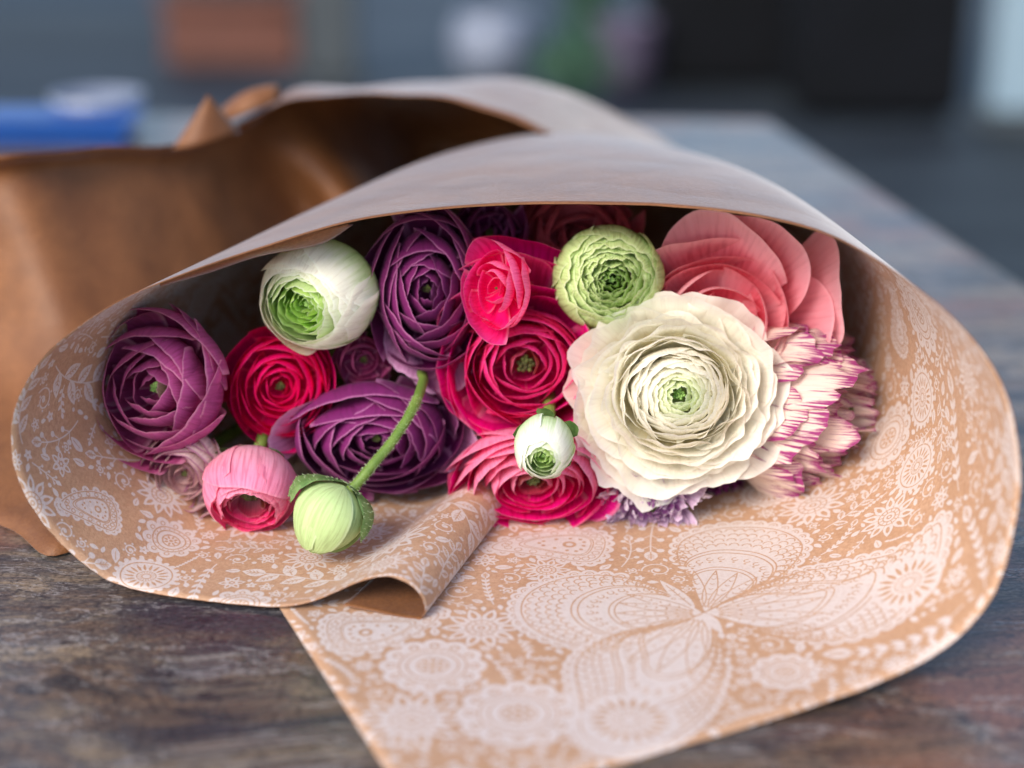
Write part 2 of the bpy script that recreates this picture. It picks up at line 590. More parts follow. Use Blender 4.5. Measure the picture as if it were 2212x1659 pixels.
def draw_print():
    butterfly()
    occ = []                                   # circles taken
    fixed = [(1130, 1320, 2.0), (1280, 1320, 2.0), (1400, 1335, 1.6), (1520, 1335, 1.0), (1600, 1225, 2.2), (1680, 1330, 1.5), (1800, 1340, 2.0), (1930, 1345, 1.9),
             (1480, 1420, 1.8), (1380, 1500, 2.4), (1330, 1560, 2.3), (1470, 1540, 1.6), (1520, 1240, 1.3)]
    for u, v, r in fixed:
        g = G(u, v); occ.append((g[0], g[1], r))
    # motifs whose place the photograph shows
    for u, v, r, sd_ in ((935, 1442, 1.45, 0), (1040, 1360, 1.2, 1), (1120, 1545, 1.6, 0), (1950, 1120, 1.25, 0), (1755, 1150, 1.2, 1),
                         (890, 1560, 1.5, 1), (1180, 1235, .8, 1), (1930, 1230, 1.0, 1)):
        g = G(u, v); mandala(g[0], g[1], r, seed=sd_); occ.append((g[0], g[1], r * 1.02))
    g = G(1230, 1180); paisley(g[0], g[1], 1.9, 2.9, 3); occ.append((g[0], g[1], 1.8))
    g = G(790, 1370); paisley(g[0], g[1], 1.8, .2, 3); occ.append((g[0], g[1], 1.7))
    rr = random.Random(11)
    # clearance map of the free kraft, kept up to date while motifs are packed into the gaps
    q = 10
    gx, gy = int(TW * q), int(TH * q)
    XX = (np.arange(gx) + .5)[None, :] / q + TX0; YY = (np.arange(gy) + .5)[:, None] / q + TY0
    st = PPC / q
    ix = np.minimum((np.arange(gx) * st).astype(int), NX - 1); iy = np.minimum((np.arange(gy) * st).astype(int), NY - 1)
    m = np.zeros((gy, gx), dtype=bool)
    for ox in range(0, int(st) + 1, 2):
        for oy in range(0, int(st) + 1, 2):
            m |= INK[np.minimum(iy + oy, NY - 1)][:, np.minimum(ix + ox, NX - 1)] > .5
    D = np.full((gy, gx), 9.0)
    D[m] = 0
    for it in range(22):
        for dx, dy, w in ((1, 0, 1), (-1, 0, 1), (0, 1, 1), (0, -1, 1), (1, 1, 1.414), (-1, 1, 1.414), (1, -1, 1.414), (-1, -1, 1.414)):
            D = np.minimum(D, np.roll(D, (dy, dx), (0, 1)) + w / q)
    for (x, y, r) in occ[:13]:
        pass
    def take(x, y, r):
        dx = np.abs(XX - x); dx = np.minimum(dx, TW - dx); dy = np.abs(YY - y); dy = np.minimum(dy, TH - dy)
        np.minimum(D, np.sqrt(dx * dx + dy * dy) - r, out=D)
    def clear(x, y):
        return D[int((y - TY0) * q) % gy, int((x - TX0) * q) % gx]
    def spots(rmin):
        yy, xx = np.nonzero(D >= rmin)
        return yy, xx
    def motif(x, y, r):
        k = rr.random(); sd_ = rr.randrange(9999); a = rr.uniform(0, 6.28)
        if r > 1.15: (paisley(x, y, r * .78, a, sd_) if k < .5 else mandala(x, y, r * .95, seed=sd_))
        elif r > .62: mandala(x, y, r * .95, seed=sd_)
        elif r > .36:
            if k < .35: swirl(x, y, r * .8, sd_)
            elif k < .8: petalring(x, y, r * .15, rr.choice((6, 7, 8)), r * .78, r * .24, eye=False); disc(x, y, r * .2, 0); disc(x, y, r * .1)
            else: sprig(x - r * math.cos(a), y - r * math.sin(a), r * 1.7, a, sd_)
        elif r > .2:
            if k < .3: swirl(x, y, r * .7, sd_)
            elif k < .65: petalring(x, y, r * .12, 5, r * .8, r * .28, eye=False); disc(x, y, r * .15, 0)
            else: poly(leafshape(x - r * .95 * math.cos(a), y - r * .95 * math.sin(a), r * 1.9, r * .5, a)); stroke([(x - r * .5 * math.cos(a), y - r * .5 * math.sin(a)), (x + r * .5 * math.cos(a), y + r * .5 * math.sin(a))], .014, 0)
        elif r > .12: poly(leafshape(x - r * .95 * math.cos(a), y - r * .95 * math.sin(a), r * 1.9, r * .5, a))
        else: disc(x, y, r * .7)
    def fill(rmin, rmax, cnt):
        for _ in range(cnt):
            yy, xx = spots(rmin)
            if len(yy) == 0: return
            k = rr.randrange(len(yy)); best = k
            for _t in range(5):            # lean towards the roomiest spot
                k = rr.randrange(len(yy))
                if D[yy[k], xx[k]] > D[yy[best], xx[best]] and D[yy[best], xx[best]] < rmax: best = k
            x = TX0 + (xx[best] + .5) / q; y = TY0 + (yy[best] + .5) / q
            r = min(rmax, D[yy[best], xx[best]])
            motif(x, y, r * .99); take(x, y, r * .93)
    def vines(L0, L1, cnt, w):
        for _ in range(cnt):
            yy, xx = spots(w * 1.25)
            if len(yy) == 0: return
            k = rr.randrange(len(yy)); x = TX0 + (xx[k] + .5) / q; y = TY0 + (yy[k] + .5) / q
            for _t in range(14):
                a = rr.uniform(0, 6.28); L = rr.uniform(L0, L1)
                if all(clear(x + L * f * math.cos(a), y + L * f * math.sin(a)) > w for f in (.15, .35, .55, .75, .95, 1.1)):
                    sprig(x, y, L, a, rr.randrange(9999))
                    for f in (.1, .3, .5, .7, .9, 1.1): take(x + L * f * math.cos(a), y + L * f * math.sin(a), L * .15)
                    break
    fill(1.15, 1.45, 26)
    vines(2.4, 3.4, 60, .42)
    fill(.75, 1.0, 90)
    vines(1.5, 2.2, 260, .27)
    fill(.42, .62, 200)
    vines(.9, 1.3, 400, .17)
    fill(.24, .40, 420)
    fill(.16, .24, 700)
    fill(.10, .15, 900)

draw_print()
img = bpy.data.images.new("paper_print", NX, NY, alpha=False, float_buffer=False)
img.colorspace_settings.name = 'Non-Color'
buf = np.ones((NY, NX, 4), dtype=np.float32)
buf[:, :, :3] = INK[:, :, None]
img.pixels.foreach_set(buf.ravel())
img.update()
img.pack()
del buf

def kraft_mat(name, printed, sheen=.3):
    t = NT(name)
    tc = t.n("ShaderNodeTexCoord")
    ob = tc.outputs["Object"]
    fib = t.noise(t.mapping(ob, (1, 1.0, 1)), 900.0, 3.0, 0.7)
    cloud = t.noise(ob, 45.0, 4.0, 0.6)
    if printed:
        col = t.mix(t.rng(fib, 0.3, 0.7), lin((174, 134, 104)), lin((196, 158, 128)))
        col = t.mix(t.rng(cloud, 0.35, 0.7, 0, .5), col, lin((170, 128, 94)))
    else:
        col = t.mix(t.rng(fib, 0.3, 0.7), lin((116, 72, 40)), lin((138, 90, 52)))
        col = t.mix(t.rng(cloud, 0.35, 0.7, 0, .6), col, lin((98, 58, 30)))
    if printed:
        im = t.n("ShaderNodeTexImage"); im.image = img; im.interpolation = 'Linear'; im.extension = 'REPEAT'
        t.l(t.n("ShaderNodeUVMap").outputs[0], im.inputs[0])
        ink = im.outputs[0]
        sp = t.rng(fib, 0.25, 0.55, 0.56, 0.76)
        col = t.mix(t.math('MULTIPLY', ink, sp), col, lin((212, 204, 202)))
    big = t.math('MULTIPLY', t.math('ABSOLUTE', t.math('SUBTRACT', t.noise(ob, 11.0, 1.0, 0.4, .3), .5)), 1.6 if printed or sheen > .5 else 5.0)
    big = t.math('ADD', big, t.math('MULTIPLY', t.math('ABSOLUTE', t.math('SUBTRACT', t.noise(t.mapping(ob, loc=(3, 5, 2)), 24.0, 1.0, 0.4, .2), .5)), .5 if printed or sheen > .5 else 1.6))
    nrm = t.bump(t.math('ADD', t.math('MULTIPLY', big, 6.0), t.math('ADD', fib, t.math('MULTIPLY', cloud, 1.5))), 0.3, 0.0007)
    pr = t.principled(col, 0.55, nrm, Specular_IOR_Level=.4, Sheen_Weight=sheen, Sheen_Roughness=.3, Sheen_Tint=(.9, .93, 1, 1))
    tr = t.n("ShaderNodeBsdfTranslucent"); t.l(col, tr.inputs[0])
    mx = t.n("ShaderNodeMixShader"); mx.inputs[0].default_value = 0.03
    t.l(pr, mx.inputs[1]); t.l(tr.outputs[0], mx.inputs[2])
    return t.done(mx.outputs[0])

M_PRINT = kraft_mat("kraft_printed", True)
M_KRAFT = kraft_mat("kraft_plain", False)
M_OUTER = kraft_mat("kraft_outside", False, .55)

# ------------------------------------------------------------------ table
def table_mat():
    t = NT("petrified_stone")
    ob = t.n("ShaderNodeTexCoord").outputs["Object"]
    warp = t.noise(ob, 7.0, 3.0, 0.5)
    mp = t.mapping(ob, (6.5, 22.0, 6.0), (0, 0, math.radians(7)))
    vm = t.n("ShaderNodeVectorMath", operation='ADD'); t.l(mp, vm.inputs[0])
    sc_ = t.n("ShaderNodeVectorMath", operation='SCALE')
    cmb = t.n("ShaderNodeCombineXYZ"); t.l(warp, cmb.inputs[0]); t.l(warp, cmb.inputs[1]); t.l(cmb.outputs[0], sc_.inputs[0]); sc_.inputs[3].default_value = 1.3
    t.l(sc_.outputs[0], vm.inputs[1])
    W_ = vm.outputs[0]
    a = t.noise(W_, 1.3, 9.0, 0.68, 0.15)
    b = t.noise(t.mapping(W_, (.8, .55, 1), (0, 0, 0), (7, 3, 1)), 1.0, 4.0, 0.55)
    b2 = t.noise(t.mapping(W_, (.7, .6, 1), (0, 0, 0), (17, 31, 4)), 1.0, 5.0, 0.6)
    c = t.noise(t.mapping(W_, (1.0, 1.5, 1), (0, 0, 0), (4, 9, 2)), 9.0, 8.0, 0.75)
    grain = t.noise(t.mapping(ob, (500, 900, 500)), 1.0, 4.0, 0.7)
    col = t.ramp(a, [(0.24, lin((30, 30, 34))), (0.40, lin((58, 52, 50))), (0.47, lin((112, 90, 72))), (0.52, lin((82, 74, 70))), (0.58, lin((142, 122, 98))), (0.64, lin((84, 80, 80))), (0.80, lin((120, 112, 106)))])
    col = t.mix(t.rng(b, 0.52, 0.60, 0, .75), col, lin((128, 82, 62)))
    col = t.mix(t.rng(b2, 0.36, 0.46, .85, 0), col, lin((44, 48, 58)))
    col = t.mix(t.rng(c, 0.54, 0.68, 0, .5), col, lin((150, 142, 130)))
    col = t.mix(t.rng(c, 0.28, 0.42, .6, 0), col, lin((28, 26, 30)))
    col = t.mix(t.rng(grain, 0.36, 0.55, .75, 0), col, lin((22, 20, 22)))
    col = t.mix(t.rng(grain, 0.60, 0.72, 0, .7), col, lin((170, 160, 150)))
    rid = t.math('ABSOLUTE', t.math('SUBTRACT', t.noise(t.mapping(W_, (1.2, 1.0, 1), (0, 0, .3), (2, 8, 1)), 1.6, 6.0, 0.6), .5))
    col = t.mix(t.rng(rid, 0.0, 0.012, .8, 0), col, lin((24, 22, 26)))
    rid2 = t.math('ABSOLUTE', t.math('SUBTRACT', t.noise(t.mapping(W_, (1.0, 1.3, 1), (0, 0, .2), (12, 3, 7)), 2.2, 7.0, 0.65), .48))
    col = t.mix(t.rng(rid2, 0.0, 0.010, .55, 0), col, lin((176, 170, 166)))
    rough = t.rng(c, 0.3, 0.7, 0.34, 0.55)
    nrm = t.bump(t.math('ADD', a, t.math('MULTIPLY', grain, 0.15)), 0.25, 0.002)
    return t.done(t.principled(col, rough, nrm, Specular_IOR_Level=0.5, Coat_Weight=.3, Coat_Roughness=.15, Coat_IOR=1.5))

def build_table():
    top = np.array([(-95, -75), (44, -75), (31, -10), (24.5, 33), (18.6, 70), (-100, 76)], dtype=float)
    n = len(top)
    T = empty("garden_table", (0, 0, -75), "long dark streaked stone table the wrapped bouquet lies on", "table")
    V = []; F = []
    def ringz(off, z):
        c = top.mean(axis=0)
        return [(p[0] + (c[0] - p[0]) / np.linalg.norm(c - p) * off, p[1] + (c[1] - p[1]) / np.linalg.norm(c - p) * off, z) for p in top]
    for off, z in ((0.5, 0.0), (0.15, -0.12), (0.0, -0.5), (0.0, -2.6), (0.4, -3.0)):
        V += ringz(off, z)
    F.append(tuple(range(n)))
    for k in range(4):
        for i in range(n):
            j = (i + 1) % n
            F.append((k * n + i, (k + 1) * n + i, (k + 1) * n + j, k * n + j))
    F.append(tuple(4 * n + i for i in range(n))[::-1])
    V = [(x, y, z + 75) for x, y, z in V]
    mesh_obj("table_top", V, F, table_mat(), T, smooth=False)
    steel = plain_mat("dark_metal", (40, 42, 46), (54, 56, 60), 20, 0.4)
    for x, y in ((-80, -60), (28, -62), (10, 58), (-85, 60)):
        v = []
        for z, r in ((0, 2.2), (1, 2.6), (70, 3.2), (71.9, 4.4)):
            v += [(x + r, y + r, z), (x - r, y + r, z), (x - r, y - r, z), (x + r, y - r, z)]
        f = [(3, 2, 1, 0), (12, 13, 14, 15)]
        for k in range(3):
            for i in range(4):
                j = (i + 1) % 4
                f.append((k * 4 + i, k * 4 + j, (k + 1) * 4 + j, (k + 1) * 4 + i))
        mesh_obj("leg", v, f, steel, T, smooth=False)
build_table()

# ------------------------------------------------------------------ the wrapping paper
WR = empty("wrapping_paper", (0, 0, 0), "brown kraft wrapping paper with white butterfly and paisley print, rolled round the ranunculus", "wrapping paper")

def front_wrap():
    # (front rim point, back point); all real places: the rim stands 11 cm high over the table, the cone narrows behind
    K = []
    def add(F, B, M=None): K.append((np.array(F), np.array(B), None if M is None else np.array(M)))
    z0 = 0.06
    c0, c1 = G(894, 1757, z0), G(603, 1311, z0)
    add(c0, c0 + (c1 - c0) * ((0.5 - c0[1]) / (c1[1] - c0[1])))
    add(G(1105, 1706, z0), (-7.4, 7, z0))
    add(G(1327, 1654, z0), (-5.0, 17, z0))
    add(G(1607, 1573, .1), (-2.0, 25, z0))
    add(G(1807, 1509, .3), (1.0, 25.5, z0))
    add(G(1927, 1462, .65), (3.0, 26, .1))
    add(G(2027, 1409, 1.15), (4.6, 26, .2))
    add(G(2107, 1338, 1.95), (6.0, 26, .6))
    add(G(2159, 1257, 2.9), (7.0, 26, 1.2))
    add(G(2187, 1157, 4.1), (7.8, 26, 2.0))
    add(G(2203, 1057, 5.3), (8.3, 26, 2.9))
    add(P(2198, 960, -8.6), (8.6, 26, 3.8))
    add(P(2172, 850, -8.0), (8.5, 26, 4.7))
    add(P(2110, 745, -7.0), (8.2, 26, 5.6))
    add(P(2000, 637, -5.6), (7.6, 26, 6.3))
    add(P(1820, 522, -3.6), (6.4, 26, 7.0))
    add(P(1650, 471, -2.2), (5.2, 26, 7.5))
    add(P(1450, 447, -1.0), (4.0, 26, 7.8))
    add(P(1250, 441, -.3), (2.8, 26, 7.9))
    add(P(1080, 444, 0), (1.6, 26, 7.8))
    add(P(900, 458, -.2), (.4, 26, 7.4))
    add(P(740, 484, -.6), (-.7, 26, 6.9))
    add(P(560, 538, -1.2), (-1.7, 26, 6.2))
    add(P(400, 592, -1.8), (-2.4, 26, 5.5))
    add(P(250, 655, -2.4), (-2.9, 26, 4.7))
    add(P(110, 755, -3.1), (-3.2, 26, 3.9))
    add(P(45, 850, -3.7), (-3.2, 26, 3.2))
    add(P(25, 930, -4.0), (-3.1, 25, 2.6))
    add(P(32, 1010, -4.3), (-2.8, 24, 2.0))
    add(P(60, 1080, -4.5), (-2.4, 23, 1.5))
    add(P(110, 1150, -4.6), (-2.0, 22, 1.0))
    add(P(172, 1210, -4.7), (-1.4, 21, .7))
    add(G(240, 1255, .35), (-.8, 20, .5))
    add(G(330, 1281, .16), (0, 19, .4))
    add(G(450, 1298, .12), (.4, 15.5, .35))
    add(G(540, 1307, .14), (.0, 11.5, .3))
    add(G(610, 1310, .2), (-.5, 8, .2))
    # the last hand's breadth of the sheet rolls up over itself
    yF, yB = -6.2, 6.0
    rollF = [(672, 1299, -6.1), (722, 1279, -6.2), (775, 1256, -6.3), (828, 1244, -6.4), (872, 1254, -6.5), (902, 1277, -6.6), (918, 1308, -6.65), (915, 1331, -6.65), (893, 1340, -6.6), (810, 1322, -6.3), (742, 1308, -6.1)]
    fc = np.array(P(800, 1295, -6.3))
    for (u, v, y) in rollF:
        f = P(u, v, y)
        rel = f - fc
        b = np.array([0.6, 6.2, 0.85]) + np.array([rel[0] * 0.52, 0, rel[2] * 1.1])
        b[2] = max(.12, f[2] * .95)
        add(f, b)
    F = catmull([k[0] for k in K], 8)
    B = catmull([k[1] for k in K], 8)
    n = len(F); m = 41
    t = np.linspace(0, 1, m) ** 1.15
    g = np.empty((n, m, 3))
    for j, tt in enumerate(t):
        g[:, j, :] = F * (1 - tt) + B * tt
    # a gentle bulge of the cone outward between rim and back, and slight natural waves
    cx, cz = 1.0, 4.0
    for i in range(n):
        if F[i][2] > 1.2 and i < 37 * 8:
            for j in range(m):
                tt = t[j]
                d = np.array([g[i, j, 0] - cx, 0, g[i, j, 2] - cz]); d /= np.linalg.norm(d) + 1e-6
                wv = 0.12 * math.sin(i * .11 + tt * 3) * math.sin(math.pi * min(1, tt * 1.2))
                g[i, j] += d * (0.9 * math.sin(math.pi * tt) ** 1.0 * min(1, (F[i][2] - 1.2) / 3) + wv)
    for i in range(3 * 8, 36 * 8):
        for j in range(m):
            k = max(0.0, (t[j] - .86) / .14)
            if k > 0:
                tgt = np.array([3.2, 29.0, 3.0 + 0.6 * math.sin(i * .05)])
                g[i, j] = g[i, j] * (1 - .8 * k ** 1.3) + tgt * .8 * k ** 1.3
    g[:, :, 2] = np.maximum(g[:, :, 2], 0.05)
    rj = random.Random(77)                     # the cut rim is never quite straight
    jit = [rj.gauss(0, 1) for _ in range(n)]
    for i in range(1, n - 1):
        g[i, 0] += (g[i, 1] - g[i, 0]) / (np.linalg.norm(g[i, 1] - g[i, 0]) + 1e-9) * .008 * (jit[i] + .8 * jit[i - 1])
    uv = np.zeros((n, m, 2))
    flat = 3 * 8
    uv[:flat + 1, :, 0] = g[:flat + 1, :, 0]; uv[:flat + 1, :, 1] = g[:flat + 1, :, 1]
    def ang(p, q): return math.acos(max(-1, min(1, float(np.dot(p, q) / (np.linalg.norm(p) * np.linalg.norm(q) + 1e-12)))))
    for i in range(flat + 1, n):
        # unroll the sheet strip by strip, keeping lengths and angles along the rim
        A = uv[i - 1, 0]; rd = uv[i - 1, 4] - A; th = math.atan2(rd[1], rd[0])
        e3 = g[i, 0] - g[i - 1, 0]
        phi = ang(e3, g[i - 1, 4] - g[i - 1, 0])
        L = np.linalg.norm(e3)
        uv[i, 0] = A + L * np.array([math.cos(th - phi), math.sin(th - phi)])
        the = ang(-e3, g[i, 4] - g[i, 0])
        back = math.atan2(*(A - uv[i, 0])[::-1])
        d = back - the
        run = np.concatenate([[0], np.cumsum(np.linalg.norm(np.diff(g[i], axis=0), axis=1))])
        uv[i, :, 0] = uv[i, 0, 0] + run * math.cos(d); uv[i, :, 1] = uv[i, 0, 1] + run * math.sin(d)
    uv[:, :, 0] = (uv[:, :, 0] - TX0) / TW
    uv[:, :, 1] = (uv[:, :, 1] - TY0) / TH
    sheet("printed_sheet", g, [M_PRINT, M_OUTER], WR, uv=uv, thick=0.025)
front_wrap()

def rear_fold():
    cols = [
        [(-30, 8, .1), (-31, 16, 3), (-32, 19, 9.0), (-32, 19, 10.5)],
        [(-23.5, 3.2, .1), (-24, 12, 2.5), P(-220, 372, 14) - np.array([0, 0, 1.5]), P(-220, 372, 14)],
        [(-17.0, -.1, .1), (-17.5, 8, 2.2), P(0, 338, 11.5) - np.array([0, -.2, 1.5]), P(0, 338, 11)],
        [(-14.2, -2.2, .1), (-14.6, 8, 2.0), P(200, 318, 14.2) - np.array([0, -.2, 1.5]), P(200, 318, 14)],
        [(-11.2, 6, .1), (-11.5, 14, 2.5), P(380, 308, 17.5) - np.array([0, 0, 1.5]), P(380, 308, 17)],
        [(-9, 14, .1), (-9.5, 23.5, 4), P(520, 262, 21.5) - np.array([0, 0, 1.2]), P(520, 260, 21)],
        [(-6.5, 20, .1), (-6.6, 22.5, 4.5), P(640, 216, 25.0), P(640, 212, 21)],
        [(-4, 27, .1), (-5.0, 35, 5.0), P(800, 196, 28), P(790, 203, 19)],
        [(0, 29, .1), (-.6, 35, 5.5), P(960, 180, 29), P(930, 208, 17)],
        [(4, 30, .1), (3, 36, 5.5), P(1120, 173, 29.5), P(1060, 240, 16)],
        [(8, 30, .1), (8, 36, 4.5), P(1230, 200, 30), P(1180, 292, 16)],
        [(10.5, 29, .1), (11, 34, 3.5), P(1320, 260, 30), P(1290, 335, 20)],
        [(12, 27, .1), (12.4, 30, 2.5), P(1420, 335, 28), P(1400, 380, 21)],
    ]
    C = np.array([[np.array(p, dtype=float) for p in c] for c in cols])
    A = np.array([catmull(C[i], 9) for i in range(len(cols))])
    g = np.array([catmull(A[:, j, :], 8) for j in range(A.shape[1])]).transpose(1, 0, 2)
    # folds pressed into the standing sheet
    n_, m_ = g.shape[:2]
    for i in range(n_):
        for j in range(m_):
            u_ = i / 8.0; hgt = min(1.0, g[i, j, 2] / 6.0)
            tri = abs(((u_ * .9 + j * .035) % 1.0) - .5) * 2 - .5
            g[i, j, 1] += .25 * tri * hgt * (1 if 2 < u_ < 9 else .35) * (1 if j < 2 * 9 else .1)
            g[i, j, 2] += .04 * math.sin(u_ * 5 + j * .4) * hgt
    g[:, :, 2] = np.maximum(g[:, :, 2], 0.05)
    sheet("rear_fold", g[::-1], [M_OUTER, M_KRAFT], WR, thick=0.03)
    # torn corner standing up, and a small curl that catches the light beside it
    a, b, c = P(372, 322, 16), P(450, 205, 16.6), P(520, 285, 17.2)
    gg = []
    for s in np.linspace(0, 1, 10):
        row = []
        for tt in np.linspace(0, 1, 10):
            base = a * (1 - s) + c * s
            p = base * (1 - tt) + b * tt
            p = p + np.array([0, -0.7 * math.sin(math.pi * s) * (1 - tt), 0])
            row.append(p)
        gg.append(row)
    sheet("folded_corner", np.array(gg), [M_OUTER, M_OUTER], WR, thick=0.03)
    gg = []
    for s in np.linspace(0, 1, 14):
        base = P(488 + 120 * s, 262 - 48 * s, 20.5)
        row = []
        for tt in np.linspace(0, 1, 10):
            th = tt * 2.9
            row.append(base + np.array([0, -0.85 * (1 - math.cos(th)), 0.85 * math.sin(th)]) * (0.5 + .7 * math.sin(math.pi * (0.15 + .7 * s))))
        gg.append(row)
    sheet("curled_edge", np.array(gg), [M_KRAFT, M_KRAFT], WR, thick=0.03)
    # inner layer of paper just under the rim
    gg = []
    up = catmull([P(345, 612, -1.6), P(440, 577, -1.2), P(560, 537, -.7), P(660, 505, -.35), P(752, 483, 0)], 6)
    lo = catmull([P(350, 616, -1.0), P(450, 588, -.6), P(560, 552, 0), P(692, 526, .4), P(762, 484, .9)], 6)
    for u_, l_ in zip(up, lo):
        gg.append([u_ * (1 - s) + l_ * s + np.array([0, -.12 * math.sin(math.pi * s), 0]) for s in np.linspace(0, 1, 6)])
    sheet("inner_layer", np.array(gg), [M_KRAFT, M_KRAFT], WR, thick=0.03)
rear_fold()

# ------------------------------------------------------------------ ranunculus
GREEN = plain_mat("stem_green", (92, 122, 44), (126, 150, 66), 90, 0.55, 0.2, trans=0.08)
SEPAL = plain_mat("sepal_green", (70, 104, 48), (128, 158, 92), 160, 0.6, 0.3, trans=0.15)
HEART = plain_mat("flower_heart", (52, 48, 22), (112, 120, 62), 400, 0.6, 0.3)
HEARTG = plain_mat("flower_heart_green", (96, 132, 62), (160, 196, 112), 400, 0.6, 0.3)

def interp(stops, q):
    xs = [s[0] for s in stops]; ys = [s[1] for s in stops]
    return float(np.interp(q, xs, ys))

def petal_grid(T, q, phi, rg, na, nb):
    """T: table of curves over q (0 youngest .. 1 outermost) in units of the head's radius"""
    R = interp(T['R'], q) * (1 + rg.uniform(-1, 1) * T.get('jR', .05))
    Z = interp(T['Z'], q) + rg.uniform(-1, 1) * T.get('jZ', .03)
    lean = math.radians(interp(T['lean'], q) + rg.uniform(-1, 1) * T.get('jlean', 8))
    belly = interp(T['belly'], q)
    H = interp(T['H'], q)
    W = math.radians(interp(T['W'], q) * rg.uniform(.88, 1.12))
    ruf = interp(T['ruf'], q) * rg.uniform(.3, 1.7)
    kf = interp(T.get('flat', [(0, .35)]), q)
    drop = T.get('drop', .32) * rg.uniform(.8, 1.25)
    tw = T.get('tw', .05)
    a = np.linspace(-1, 1, na)[:, None] * np.ones((1, nb))
    b = (1 - (1 - np.linspace(0, 1, nb)) ** 1.25)[None, :] * np.ones((na, 1))
    bb = b * (1 - drop * np.abs(a) ** 3.0)
    Lh = T.get('L', .45) * max(R, .15)
    p0 = np.array([0.02, -H]); p1 = np.array([belly, -H * .85])
    p3 = np.array([R, Z]); p2 = p3 - Lh * np.array([math.sin(lean), math.cos(lean)])
    B = [(1 - bb) ** 3, 3 * (1 - bb) ** 2 * bb, 3 * (1 - bb) * bb ** 2, bb ** 3]
    r = sum(Bk * p[0] for Bk, p in zip(B, (p0, p1, p2, p3)))
    z = sum(Bk * p[1] for Bk, p in zip(B, (p0, p1, p2, p3)))
    dang = a * W
    r = r * (1 + kf * (1 / np.maximum(np.cos(np.clip(dang * .75, -1.2, 1.2)), .3) - 1) * bb)
    r = r + tw * a * b * R
    f1, f2, f3 = rg.uniform(2.2, 4.2), rg.uniform(5, 8), rg.uniform(10, 15)
    h1, h2, h3 = rg.uniform(0, 6.3), rg.uniform(0, 6.3), rg.uniform(0, 6.3)
    sc_ = (.35 + R)
    wv = ruf * sc_ * (b ** 3) * (np.sin(f1 * a + h1) + T.get('hf', 1) * (.6 * np.sin(f2 * a + h2) + .25 * np.sin(f3 * a + h3)))
    r = r + wv * math.cos(lean); z = z - wv * math.sin(lean)
    # ragged rim: the rim itself runs in and out along the petal
    rag = T.get('rag', .02) * rg.uniform(.2, 1.5) * sc_ * (b ** 5) * (np.sin(f2 * 1.3 * a + h3) + .7 * np.sin(f3 * 1.6 * a + h1))
    r = r + rag * math.sin(lean); z = z + rag * math.cos(lean)
    # small vertical dents
    dent = T.get('dent', .012) * (b * (1 - .3 * b)) * np.sin(6.5 * a + h2 + 2.5 * b)
    r = r + dent
    ang = phi + dang
    x = T.get('sx', 1) * r * np.cos(ang); y = T.get('sy', 1) * r * np.sin(ang)
    ox, oy = T.get('off', (0, 0))
    k = 1 - q
    x = x + ox * k * (z + H) ; y = y + oy * k * (z + H)
    return np.stack([x, y, z], 2)

def frame(face, roll):
    """local axes: z looks out of the flower; face=(right, up) tilt away from the camera"""
    n = -FWD + face[0] * RIGHT + face[1] * UP
    n /= np.linalg.norm(n)
    y = UP - n * np.dot(UP, n); y /= np.linalg.norm(y)
    x = np.cross(y, n)
    c, s = math.cos(roll), math.sin(roll)
    return np.stack([x * c + y * s, -x * s + y * c, n], 1)

APEX = np.array([3.0, 26.0, 3.6])

